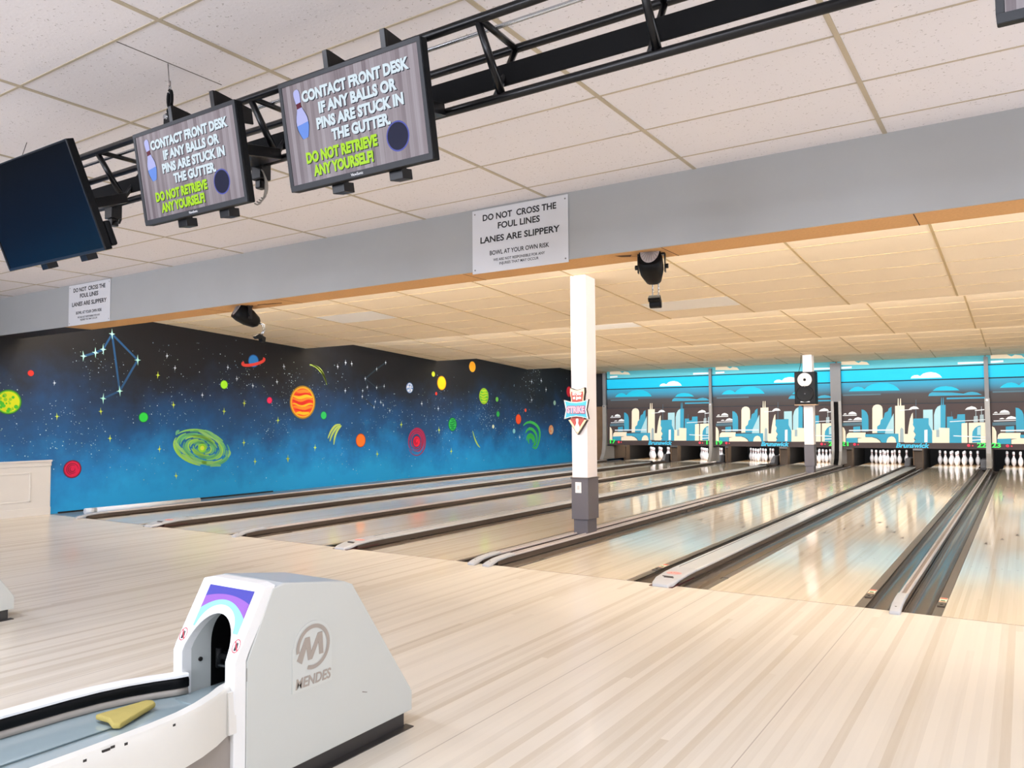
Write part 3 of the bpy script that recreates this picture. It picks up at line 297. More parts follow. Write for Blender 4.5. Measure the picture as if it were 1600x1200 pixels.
MASKART=[('cream', [(0.115, 2.732), (0.815, 2.704), (0.751, 2.78), (0.618, 2.805), (0.546, 2.762), (0.441, 2.825), (0.117, 2.832)]), ('white', [(0.113, 2.677), (0.376, 2.682), (0.375, 2.635), (0.112, 2.623)]), ('white', [(2.843, 2.675), (3.474, 2.671), (3.473, 2.628), (2.842, 2.625)]), ('white', [(1.776, 2.31), (1.803, 2.36), (1.864, 2.388), (1.936, 2.392), (1.995, 2.361), (2.068, 2.424), (2.167, 2.45), (2.248, 2.454), (2.36, 2.428), (2.439, 2.374), (2.485, 2.307)]), ('cyan', [(0.284, 2.015), (0.35, 2.079), (0.441, 2.126), (0.53, 2.135), (0.617, 2.11), (0.676, 2.062), (0.741, 2.125), (0.865, 2.19), (1.056, 2.218), (1.244, 2.204), (1.379, 2.151), (1.462, 2.085), (1.52, 2.009)]), ('cyan', [(2.267, 1.978), (2.35, 2.049), (2.463, 2.082), (2.574, 2.086), (2.7, 2.068), (2.793, 2.029), (2.86, 1.974)]), ('blue', [(2.166, 1.846), (2.191, 1.907), (2.25, 1.942), (2.696, 1.924), (2.945, 1.889), (3.039, 1.922), (3.132, 1.931), (3.239, 1.91), (3.337, 1.851)]), ('blue', [(2.572, 1.797), (3.448, 1.799), (3.447, 1.764), (2.571, 1.757)]), ('slate', [(0.131, 1.934), (1.066, 1.939), (1.065, 1.901), (0.13, 1.896)]), ('white', [(0.136, 1.398), (0.162, 1.425), (0.198, 1.432), (0.226, 1.405)]), ('white', [(0.255, 1.401), (0.292, 1.454), (0.364, 1.477), (0.434, 1.453), (0.476, 1.403)]), ('white', [(0.117, 1.379), (0.468, 1.388), (0.468, 1.368), (0.117, 1.36)]), ('white', [(0.243, 1.248), (0.28, 1.278), (0.323, 1.282), (0.365, 1.255)]), ('white', [(0.372, 1.247), (0.431, 1.304), (0.502, 1.326), (0.579, 1.299), (0.62, 1.253)]), ('white', [(0.131, 1.218), (0.595, 1.23), (0.595, 1.215), (0.131, 1.198)]), ('slate', [(0.105, 1.172), (0.594, 1.192), (0.592, 1.109), (0.103, 1.095)]), ('blue', [(0.592, 1.527), (0.655, 1.511), (0.717, 1.45), (0.746, 1.366), (0.753, 1.252), (0.746, 0.95), (0.588, 0.949)]), ('blue', [(0.378, 1.071), (0.549, 1.086), (0.545, 0.942), (0.375, 0.934)]), ('cream', [(0.838, 0.904), (0.855, 1.554), (0.885, 1.618), (0.938, 1.647), (0.99, 1.654), (1.048, 1.634), (1.085, 1.596), (1.1, 1.532), (1.089, 1.1), (1.043, 1.078), (1.022, 0.912)]), ('blue', [(0.953, 0.905), (0.957, 1.078), (1.028, 1.138), (1.048, 1.243), (1.118, 1.306), (1.149, 1.43), (1.225, 1.474), (1.244, 1.541), (1.313, 1.592), (1.302, 0.906)]), ('lightblue', [(1.141, 0.894), (1.161, 1.006), (1.359, 1.416), (1.352, 0.895)]), ('cream', [(1.373, 0.672), (1.398, 1.61), (1.617, 1.617), (1.604, 0.896), (1.591, 0.674)]), ('grey', [(1.484, 0.673), (1.5, 1.007), (1.535, 1.055), (1.574, 1.007), (1.575, 0.674)]), ('cream', [(1.456, 1.609), (1.468, 1.798), (1.484, 1.798), (1.486, 1.608)]), ('cream', [(1.509, 1.608), (1.521, 1.797), (1.538, 1.797), (1.54, 1.607)]), ('cream', [(1.674, 0.885), (1.695, 1.062), (1.734, 1.265), (1.777, 1.393), (1.804, 1.43), (1.803, 1.128), (1.844, 1.08), (1.826, 1.007), (1.805, 0.951), (1.855, 0.871), (1.809, 0.768), (1.856, 0.665), (1.591, 0.663), (1.597, 0.885)]), ('blue', [(1.796, 0.657), (1.852, 0.75), (1.813, 0.775), (1.862, 0.878), (1.811, 0.951), (1.833, 1.043), (1.796, 1.117), (1.813, 1.275), (2.16, 1.287), (2.156, 1.127), (2.229, 0.952), (2.23, 0.662)]), ('white', [(2.055, 0.988), (2.126, 0.996), (2.117, 0.675), (2.046, 0.675)]), ('slate', [(1.863, 1.275), (1.88, 1.76), (1.889, 1.76), (1.879, 1.275)]), ('white', [(1.714, 1.516), (1.765, 1.571), (1.832, 1.595), (1.907, 1.576), (1.952, 1.524)]), ('white', [(1.497, 1.5), (1.78, 1.519), (1.78, 1.504), (1.496, 1.485)]), ('lightblue', [(2.037, 1.288), (2.043, 1.5), (2.254, 1.505), (2.248, 0.952), (2.229, 0.952), (2.156, 1.127), (2.16, 1.287)]), ('lightblue', [(2.271, 0.981), (2.282, 1.37), (2.315, 1.497), (2.368, 1.576), (2.433, 1.611), (2.422, 0.996)]), ('blue', [(2.416, 0.996), (2.433, 1.611), (2.545, 1.617), (2.528, 1.032)]), ('blue', [(2.446, 1.611), (2.458, 1.803), (2.467, 1.803), (2.468, 1.611)]), ('blue', [(2.484, 1.61), (2.496, 1.802), (2.506, 1.802), (2.507, 1.61)]), ('cream', [(2.224, 0.662), (2.233, 0.981), (2.377, 0.996), (2.385, 1.043), (2.614, 1.036), (2.603, 0.665)]), ('grey', [(2.314, 0.807), (2.32, 0.989), (2.39, 0.996), (2.385, 0.808)]), ('blue', [(2.56, 1.039), (2.568, 1.32), (2.698, 1.323), (2.702, 1.258), (2.784, 1.268), (2.799, 1.376), (2.961, 1.381), (2.961, 1.16), (2.883, 1.146), (2.869, 0.668), (2.603, 0.665), (2.614, 1.036)]), ('slate', [(2.663, 1.32), (2.67, 1.449), (2.676, 1.449), (2.675, 1.319)]), ('cream', [(2.869, 0.668), (2.883, 1.15), (3.005, 1.167), (2.996, 0.669)]), ('cream', [(3.021, 0.669), (3.035, 1.163), (3.429, 1.176), (3.414, 0.673)]), ('blue', [(3.101, 0.865), (3.112, 0.954), (3.161, 1.035), (3.23, 1.088), (3.291, 1.102), (3.278, 0.679), (3.095, 0.677)]), ('lightblue', [(3.208, 0.866), (3.216, 1.053), (3.284, 1.074), (3.278, 0.869)]), ('grey', [(3.14, 1.174), (3.151, 1.326), (3.231, 1.336), (3.232, 1.177)]), ('grey', [(3.269, 1.177), (3.28, 1.36), (3.359, 1.367), (3.36, 1.18)]), ('grey', [(3.185, 1.329), (3.191, 1.45), (3.201, 1.45), (3.2, 1.329)]), ('grey', [(3.305, 1.364), (3.314, 1.569), (3.323, 1.568), (3.32, 1.364)]), ('white', [(2.965, 1.488), (3.013, 1.541), (3.106, 1.575), (3.188, 1.549), (3.226, 1.499)]), ('white', [(3.18, 1.478), (3.378, 1.497), (3.378, 1.476), (3.179, 1.457)]), ('white', [(2.628, 1.205), (3.432, 1.25), (3.431, 1.236), (2.627, 1.187)]), ('white', [(2.697, 0.853), (3.419, 0.821), (3.418, 0.8), (2.696, 0.831)]), ('white', [(3.082, 0.748), (3.417, 0.772), (3.416, 0.744), (3.081, 0.723)]), ('cream', [(0.085, 0.656), (0.095, 1.079), (0.145, 1.044), (0.179, 0.948), (0.178, 0.657)]), ('cream', [(0.196, 0.772), (0.213, 0.872), (0.267, 0.918), (0.675, 0.919), (0.671, 0.783)]), ('white', [(0.269, 0.987), (1.331, 1.003), (1.331, 0.973), (0.268, 0.956)]), ('blue', [(0.663, 0.874), (1.457, 0.895), (1.457, 0.662), (1.05, 0.658), (1.017, 0.725), (0.949, 0.769), (0.863, 0.799), (0.661, 0.805)]), ('cream', [(0.481, 0.652), (0.484, 0.759), (0.672, 0.794), (0.829, 0.795), (0.932, 0.762), (0.999, 0.713), (1.036, 0.658)]), ('blue', [(0.193, 0.649), (0.196, 0.772), (0.474, 0.785), (0.471, 0.652)]), ('cream', [(1.169, 0.659), (1.189, 0.745), (1.231, 0.801), (1.293, 0.824), (1.353, 0.802), (1.385, 0.746), (1.397, 0.661)])]
# ------------------------------------------------------------------ setting
XW = -11.18; XR = 3.7; YB = -12.5; YE = 20.2; ZC = 3.05
structure(MB().box(XW - 0.2, XR + 0.2, YB - 0.2, 0.0, -0.2, 0.0).build('floor', M_APP), 'pale maple strip floor of the bowling approach')
structure(MB().box(XW - 0.2, XR + 0.2, 0.0, YE + 0.2, -0.3, -0.2).build('floor', mat('sub_floor', '2a2622', 0.8)), 'dark floor below the lanes')
structure(MB().box(XW, -10.30, 0.02, 17.5, -0.2, -0.002).build('floor', mat('ledge_grey', '77808a', 0.3, var=0.08)), 'grey ledge between the first lane and the mural wall')
structure(MB().box(XR, XR + 0.2, YB, YE, -0.2, 3.6).build('wall_right', M_WHITE))
structure(MB().box(XW - 0.2, XR + 0.2, YB - 0.2, YB, -0.2, 3.6).build('wall_back', M_WHITE))
structure(MB().box(XW - 0.2, XR + 0.2, YE, YE + 0.2, -0.2, 3.6).build('wall_far', M_BLACKP))
# mural wall: paint that runs from black at the top through navy to bright blue at the foot
mm = mat('mural_paint', '10141c', 0.55, spec=0.35); q = NT(mm); o_, x_, y_, z_ = q.xyz()
n1 = q.n('ShaderNodeTexNoise'); n1.inputs['Scale'].default_value = 0.85; n1.inputs['Detail'].default_value = 6; n1.inputs['Roughness'].default_value = 0.62; q.l(o_, n1.inputs['Vector'])
n2 = q.n('ShaderNodeTexNoise'); n2.inputs['Scale'].default_value = 5.0; n2.inputs['Detail'].default_value = 5; q.l(o_, n2.inputs['Vector'])
h = q.m('ADD', z_, q.m('MULTIPLY', q.m('SUBTRACT', n1.outputs['Fac'], 0.5), 1.7))
h = q.m('ADD', h, q.m('MULTIPLY', q.m('SUBTRACT', n2.outputs['Fac'], 0.5), 0.28))
cr = q.ramp(q.m('DIVIDE', h, 3.0), [(0.05, rgb('209ad8')), (0.20, rgb('187cc0')), (0.36, rgb('174f84')), (0.52, rgb('1a3960')), (0.66, rgb('1a2537')), (0.78, rgb('16181e')), (1.0, rgb('131317'))])
q.l(cr, q.b.inputs['Base Color'])
wl = structure(MB().box(XW - 0.2, XW, YB, YE, -0.2, 3.6).build('wall_left', mm), 'wall painted with a starry space mural, black above and blue below')

# front ceiling with its tile grid
cl_ = structure(MB().box(XW - 0.2, XR + 0.2, YB - 0.2, -0.42, ZC, ZC + 0.2).build('ceiling', M_TILE), 'white tiled ceiling above the approach')
g = MB(); gx = 0.113
k = -10
while gx + 1.2 * k < XR:
    x = gx + 1.2 * k
    if x > XW: g.box(x - 0.0125, x + 0.0125, YB, -0.775, ZC - 0.004, ZC + 0.01)
    k += 1
k = 0
while -1.056 - 0.594 * k > YB:
    y = -1.056 - 0.594 * k
    g.box(XW, XR, y - 0.0065, y + 0.0065, ZC - 0.003, ZC + 0.01); k += 1
g.build('tile_grid', M_GRID, cl_)
MB().box(-2.625, -2.620, -4.03, -3.46, ZC - 0.0015, ZC + 0.01).build('tile_seam', mat('seam_dark', '5a544e', 0.8), cl_)

# beam across the foul line
bm_ = MB(); bm_.box(XW, XR, -0.775, -0.425, 2.536, ZC + 0.02, 0)
beam = structure(bm_.build('trim_1', M_BEAM), 'wide grey beam above the foul line')
MB().box(-9.35, XR, -0.762, -0.4245, 2.5345, 2.5365).build('soffit', M_SOFFIT, beam)
MB().box(XW, -9.35, -0.762, -0.4245, 2.5345, 2.5365).build('soffit', M_BLACKP, beam)
sc = MB()
for x in (-6.55, -5.4, -3.1, -1.35, 0.25): sc.box(x, x + 0.006, -0.76, -0.425, 2.5335, 2.536)
sc.tube([(-5.85, -0.62, 2.533), (-5.7, -0.6, 2.53), (-5.55, -0.56, 2.533)], 0.004, 6); sc.tube([(-6.05, -0.65, 2.533), (-5.93, -0.62, 2.53)], 0.005, 6)
sc.add([(-1.74, -0.7, 2.5335), (-1.62, -0.66, 2.5335), (-1.66, -0.6, 2.5335), (-1.56, -0.58, 2.5335), (-1.72, -0.63, 2.5335)], [(0, 1, 2, 3, 4)])
sc.build('soffit_crack', mat('crack_brown', '54381f', 0.9), beam)

# stepped lane ceiling: each section slopes down towards the pins, then steps up behind a lip
secs = [(-0.425, 3.098, 4.854, 2.77), (4.854, 3.03, 9.046, 2.77), (9.046, 3.03, 13.196, 2.77), (13.196, 3.03, 17.2, 2.775)]
for i, (y0, z0, y1, z1) in enumerate(secs):
    m = (z1 - z0) / (y1 - y0)
    s_ = MB().prism([(y0, z0), (y1, z1), (y1, z1 + 0.04), (y0 , z0 + 0.04)], XW, XR)
    s_.box(XW, XR, y1 - 0.03, y1, z1, 3.35)
    sec = structure(s_.build('ceiling', M_TILE2), 'sloping tiled ceiling section %s over the lanes' % ('nearest the beam', 'after the first step', 'after the second step', 'in front of the masking units')[i])
    gg = MB(); x = 0.14 - 1.21 * 9
    while x < XR:
        if x > XW:
            gg.prism([(y0 + 0.02, z0 + m * 0.02 - 0.004), (y1 - 0.035, z1 - m * 0.035 - 0.004), (y1 - 0.035, z1 - m * 0.035 + 0.004), (y0 + 0.02, z0 + m * 0.02 + 0.004)], x - 0.011, x + 0.011)
        x += 1.21
    yy = y1 - 0.605
    while yy > y0 + 0.1:
        zz = z0 + m * (yy - y0)
        gg.prism([(yy - 0.005, zz - m * -0.005 - 0.003), (yy + 0.005, zz + m * 0.005 - 0.003), (yy + 0.005, zz + 0.004), (yy - 0.005, zz + 0.004)], XW, XR)
        yy -= 0.605
    gg.build('tile_grid', M_GRID2, sec)
# a few replaced, paler tiles
pt = mat('replaced_tile', 'e6e2dc', 0.85)
pa = MB()
for si, x, yr in ((0, -3.48, 3.65), (0, -8.33, 2.44), (1, -8.33, 5.41), (1, -5.9, 6.02)):
    y0, z0, y1, z1 = secs[si]; m = (z1 - z0) / (y1 - y0); a = yr + 0.008; b = yr + 0.597
    pa.prism([(a, z0 + m * (a - y0) - 0.002), (b, z0 + m * (b - y0) - 0.002), (b, z0 + m * (b - y0) + 0.003), (a, z0 + m * (a - y0) + 0.003)], x + 0.02, x + 1.19)
pa.build('replaced_tiles', pt, [o for o in COL.objects if o.name.startswith('ceiling') and o.type == 'MESH'][1])

# white panelled wainscot on the mural wall beside the approach
ws = MB(); ws.box(XW, XW + 0.02, -4.5, 0.0, 0.0, 0.72); 
ws.box(XW, XW + 0.035, -4.5, 0.0, 0.0, 0.11); ws.box(XW, XW + 0.03, -4.5, 0.005, 0.705, 0.765); ws.box(XW, XW + 0.045, -4.5, 0.012, 0.765, 0.79)
for k in range(4):
    y1 = -0.27 - 1.08 * k; y0 = y1 - 0.86
    for a, b, c, d in ((y0, y1, 0.60, 0.622), (y0, y1, 0.2, 0.222), (y0, y0 + 0.022, 0.2, 0.622), (y1 - 0.022, y1, 0.2, 0.622)):
        ws.box(XW + 0.018, XW + 0.027, a, b, c, d)
wsc = structure(ws.build('baseboard_left', M_WHITEG, None, 0.003), 'white panelled wainscot along the mural wall')
structure(MB().box(XW, XW + 0.02, 0.12, 4.06, -0.002, 0.02).build('baseboard_left', M_DARK), 'dark skirting strip below the mural')

# ------------------------------------------------------------------ painted figures of the mural (flat paint on the wall)
PX = XW + 0.0015
mc = {}
mats_m = []
def paint(h, e=0.0):
    if h not in mc:
        mc[h] = len(mats_m); mats_m.append(mat('mural_' + h, h, 0.55, spec=0.3))
    return mc[h]
mu = MB(); rnd = random.Random(11)
lift = [0.0]
def poly(pts, col, dx=0.0):
    mu.add([(PX + dx, y, z) for y, z in pts], [tuple(range(len(pts)))], paint(col))
def disc(y, z, r, col, dx=0.0, ry=None, n=28): poly([(y + (ry or r) * math.cos(2 * PI * i / n), z + r * math.sin(2 * PI * i / n)) for i in range(n)], col, dx)
def stroke(pts, w, col, dx=0.0, taper=True):
    n = len(pts); L = []; Rr = []
    for i, (y, z) in enumerate(pts):
        a = pts[max(0, i - 1)]; b = pts[min(n - 1, i + 1)]; d = math.hypot(b[0] - a[0], b[1] - a[1]) or 1
        ny, nz = -(b[1] - a[1]) / d, (b[0] - a[0]) / d
        ww = w * (0.5 if not taper else 0.15 + 0.4 * math.sin(PI * (i + 0.4) / n))
        L.append((y + ny * ww, z + nz * ww)); Rr.append((y - ny * ww, z - nz * ww))
    for i in range(n - 1): poly([L[i], L[i + 1], Rr[i + 1], Rr[i]], col, dx)
def smooth_line(pts, k=5):
    out = []
    P = [pts[0]] + list(pts) + [pts[-1]]
    for i in range(1, len(P) - 2):
        for t in range(k):
            u = t / k
            out.append(tuple(0.5 * ((2 * P[i][c]) + (-P[i - 1][c] + P[i + 1][c]) * u + (2 * P[i - 1][c] - 5 * P[i][c] + 4 * P[i + 1][c] - P[i + 2][c]) * u * u + (-P[i - 1][c] + 3 * P[i][c] - 3 * P[i + 1][c] + P[i + 2][c]) * u ** 3) for c in (0, 1)))
    out.append(tuple(pts[-1])); return out
for y, z in DUST:
    r = rnd.choice((0.004, 0.005, 0.005, 0.007, 0.010)) * (0.8 + 0.045 * max(0, y))
    disc(y, z, r, rnd.choice(('9eb4c6', '8facc4', 'd4e0e8', '7f9fb8', '9fb8aa')), 0.0002, None, 6)
for a in LINES_A: stroke([(a[0], a[1]), (a[2], a[3])], a[4], '24507a', 0.0003, False)
for a in LINES_B: stroke([(a[0], a[1]), (a[2], a[3])], a[4], '2a3844', 0.0003, False)
for y, z, r, c in STARS:
    r *= 0.62 if c != 'b6f4e4' else 0.8
    for k in range(4):
        t = k * PI / 2 + rnd.uniform(-0.15, 0.15); L = r * (2.0 if k % 2 else 1.25)
        p = (math.cos(t), math.sin(t)); nrm = (-p[1], p[0])
        poly([(y + nrm[0] * r * 0.26, z + nrm[1] * r * 0.26), (y + p[0] * L, z + p[1] * L), (y - nrm[0] * r * 0.26, z - nrm[1] * r * 0.26)], c, 0.0006 + 0.0001 * k)
    disc(y, z, r * 0.5, c, 0.0012, None, 8)
for l in COMETS: stroke(smooth_line(l), 0.045, 'b4cf62', 0.0006)
for l in GALAXY_LINES: stroke(smooth_line(l), 0.085, '3fbf52', 0.0006)
def blend(a, b, t): return ''.join('%02x' % int(round(int(a[i:i + 2], 16) * (1 - t) + int(b[i:i + 2], 16) * t)) for i in (0, 2, 4))
for y, z, r, kind, c1, c2 in PLANETS:
    disc(y, z, r * 1.09, blend(c2, '101418', 0.45), 0.0008); disc(y, z, r, blend(c1, c2, 0.75), 0.0011); disc(y, z, r * 0.9, c1, 0.0014)
    if kind in ('stripe', 'stripe2'):
        for k in range(9):
            v = -0.78 + 1.56 * k / 8; hw = r * 0.88 * math.sqrt(max(0.02, 1 - v * v))
            pts = [(y - hw + 2 * hw * i / 10, z + v * r * 0.9 + 0.10 * r * math.sin(i * 0.75 + k * 0.4) * (1 - abs(v))) for i in range(11)]
            stroke(pts, r * (0.13 if k % 2 else 0.2), (c2, blend(c1, 'c01020', 0.6), blend(c1, c2, 0.5))[k % 3] if kind == 'stripe' and c1[0] == 'f' else (c2, blend(c2, c1, 0.5))[k % 2], 0.0017)
    if kind == 'speck':
        for k in range(26):
            t = rnd.uniform(0, 2 * PI); rr = r * 0.8 * math.sqrt(rnd.random()); disc(y + rr * math.cos(t), z + rr * math.sin(t) - r * 0.08, r * rnd.uniform(0.06, 0.2), c2 if k % 3 else blend(c1, c2, 0.5), 0.0017 + 0.00001 * k, None, 7)
    if kind == 'swirl':
        for k, rr in enumerate((0.7, 0.5, 0.3)):
            stroke([(y + r * rr * math.cos(t * 0.35 + k), z + r * rr * math.sin(t * 0.35 + k)) for t in range(14)], r * 0.16, c2, 0.0017)
# ring of the ringed planet, rings of the pink whirl, the tilted green spiral
(sy, sz), sh = SATRING
stroke([(sy + 0.245 * math.cos(t), sz + 0.0 + 0.055 * math.sin(t) + 0.055 * math.cos(t)) for t in [PI * 0.93 + i * (PI * 1.14) / 22 for i in range(23)]], 0.055, 'e2463c', 0.0022, False)
stroke([(sy + 0.245 * math.cos(t), sz + 0.0 + 0.055 * math.sin(t) + 0.055 * math.cos(t)) for t in [PI * 0.05 + i * 0.05 for i in range(8)]], 0.045, 'e2463c', 0.0022, False)
stroke([(sy + 0.245 * math.cos(t), sz + 0.0 + 0.055 * math.sin(t) + 0.055 * math.cos(t)) for t in [PI * 0.95 - i * 0.05 for i in range(8)]], 0.045, 'e2463c', 0.0022, False)
wy, wz, wrr = [(p[0], p[1], p[2]) for p in PLANETS if p[4] == 'ea2142'][0]
for k in range(7):
    rr = wrr * (1.35 + 0.2 * k); t0 = rnd.uniform(0, 6)
    stroke([(wy + rr * math.cos(t0 + i * 0.26), wz + rr * math.sin(t0 + i * 0.26)) for i in range(18)], 0.03, ('8f2a54', 'b03060')[k % 2], 0.0005)
gc, ga, gb = GAL1
ax = (ga[0] - gc[0], ga[1] - gc[1])
disc(gc[0], gc[1], 0.075, '8fd83a', 0.0019); disc(gc[0], gc[1], 0.04, 'd8e84a', 0.0022)
La = math.hypot(*ax); ua = (ax[0] / La, ax[1] / La); va = (-ua[1], ua[0])
La *= 1.05; Lb = La * 0.52
for k in range(11):
    e = 0.15 + 0.082 * k
    segs = 3 if k > 1 else 2
    for s_ in range(segs):
        t0 = s_ * 2 * PI / segs + k * 0.5; pts = []
        for i in range(15):
            t = t0 + i / 14 * (2 * PI / segs - 0.22); ee = e * (1 + 0.05 * i / 14)
            pts.append((gc[0] + La * ee * math.cos(t) * ua[0] + Lb * ee * math.sin(t) * va[0], gc[1] + La * ee * math.cos(t) * ua[1] + Lb * ee * math.sin(t) * va[1]))
        stroke(pts, 0.036, ('9ad45a', '6fc07a', '5aae7e', '86cc66')[(k + s_) % 4], 0.0012)
for l in GAL1B: stroke(smooth_line(l, 4), 0.045, rnd.choice(('8fc878', '5fa884', '7abf7c')), 0.0013)
mu.build('mural_figures', mats_m, wl)
# ------------------------------------------------------------------ lanes, gutters, divisions
LW = 1.0541; GW = 0.235
LANES = {17: (-9.9935, -8.9394), 18: (-8.2107, -7.1566), 19: (-6.6029, -5.5488), 20: (-4.8384, -3.7843), 21: (-3.0774, -2.0233), 22: (-1.3236, -0.2695), 23: (0.2695, 1.3236)}
ORD = dict(zip(range(17, 24), ('first', 'second', 'third', 'fourth', 'fifth', 'sixth', 'seventh')))
foul_m = mat('foul_line', '4a3526', 0.5); arrow_m = mat('lane_arrow', '3a2012', 0.4)
for n, (a, b) in LANES.items():
    c = (a + b) / 2
    r = tag(empty('bowling_lane', (c, 0, 0)), 'pale maple bowling lane, the %s one counted from the mural wall' % ORD[n], 'bowling lane')
    MB().box(-LW / 2, LW / 2, 17.9, 19.3, -0.05, 0.0).build('pin_deck', M_DECK, r)
    MB().box(-LW / 2, LW / 2, 0.0, 0.0055, -0.05, 0.0005).build('foul_line', foul_m, r)
    ar = MB(); ar.box(-LW / 2, LW / 2, 0.004, 17.9, -0.05, 0.0, 0)
    for k in range(-3, 4):
        y = 4.9 - 0.42 * abs(k); x = k * 0.135
        ar.add([(x - 0.019, y - 0.08, 0.0008), (x, y - 0.055, 0.0008), (x + 0.019, y - 0.08, 0.0008), (x, y + 0.1, 0.0008)], [(0, 1, 3), (1, 2, 3)], 1)
    for k in (-4, -3, -2, -1, 1, 2, 3, 4):
        x = k * 0.115; ar.lathe([(0.0, 0.0008), (0.009, 0.0008)], 10, 1, Matrix.Translation((x, 2.1, 0)))
    ar.build('lane_bed', [M_LANE, arrow_m], r)

def gutter(x0, side, label):
    """x0..x0+GW trough; side -1: lane on its left, +1: lane on its right"""
    r = tag(empty('gutter', (x0 + GW / 2, 0, 0)), label, 'gutter')
    y0, y1 = 0.0, 17.4
    w = GW / 2; hs = 0.062            # flat bumper housing on the lane side
    prof = []
    xs0 = -w + (hs if side < 0 else 0.006); xs1 = w - (hs if side > 0 else 0.006)
    cx = (xs0 + xs1) / 2; rr = (xs1 - xs0) / 2
    for i in range(15):
        t = PI * i / 14; prof.append((cx - rr * math.cos(t), -0.006 - 0.075 * math.sin(t)))
    low = [(p[0], p[1] - 0.004) for p in prof][::-1]
    m = MB(); n = len(prof)
    A = [(p[0], y0, p[1]) for p in prof]; B = [(p[0], y1, p[1]) for p in prof]
    m.add(A + B, [(i, i + 1, n + i + 1, n + i) for i in range(n - 1)], 0, True)
    A2 = [(p[0], y0, p[1]) for p in low]; B2 = [(p[0], y1, p[1]) for p in low]
    m.add(A2 + B2, [(i, i + 1, n + i + 1, n + i) for i in range(n - 1)], 0, True)
    m.box(-w, xs0, y0, y1, -0.05, -0.006); m.box(xs1, w, y0, y1, -0.05, -0.006)
    m.build('trough', M_GUT, r)
    hx0, hx1 = ((-w + 0.003, xs0 - 0.003) if side < 0 else (xs1 + 0.003, w - 0.003))
    MB().box(hx0, hx1, 0.55, 17.2, -0.007, -0.003).build('bumper_housing', M_GUT2, r)
    e0 = xs0 if side < 0 else xs1
    MB().box(e0 - 0.003, e0 + 0.003, 0.5, 17.2, -0.009, -0.004).build('housing_seam', M_DARK, r)
    return r
def nose_ring(y, w, zt, lift):
    zb = max(-0.001, zt - 0.024) if y > 0.0 else -0.001
    zs = zb + (zt - zb) * 0.7
    return [(-w, y, zb), (-w, y, zs), (-w * 0.8, y, zt), (w * 0.8, y, zt), (w, y, zs), (w, y, zb)]
def rail(xc, w, label, pieces_label=None, y1=16.35):
    r = tag(empty('capping_rail', (xc, 0, 0)), label, 'rail')
    h = 0.056
    pr = [(-w, h - 0.017), (-w, h * 0.86), (-w * 0.82, h), (-w * 0.5, h), (-w * 0.42, h - 0.008), (w * 0.42, h - 0.008), (w * 0.5, h), (w * 0.82, h), (w, h * 0.86), (w, h - 0.017)]
    MB().prism(pr, 0.30, y1, 'y').build('rail_body', M_RAIL, r)
    MB().box(-w + 0.004, w - 0.004, 0.055, y1, -0.05, h - 0.017).build('side_wall', M_GUT, r)
    MB().box(-w * 0.42, w * 0.42, 0.36, y1, h - 0.008, h - 0.006).build('rail_recess', M_RAILD, r)
    rings = []
    for y, k in ((-0.105, 0.012), (-0.10, 0.022), (-0.06, 0.035), (0.05, 0.052), (0.2, 0.061), (0.34, 0.063)):
        ww = (w + 0.003) * (0.8 if y < -0.1 else 0.97 if y < -0.05 else 1.0); rings.append(nose_ring(y, ww, k, 0))
    nz = MB().loft(rings, 0, True, False).build('nose_cap', M_NOSE, r, 0.004)
    MB().lathe([(0.0, 0.0), (0.007, 0.0), (0.006, 0.003), (0.0, 0.004)], 12, 0, Matrix.Translation((0, -0.03, 0.0395))).build('screw', M_GSTEEL, nz)
    return r
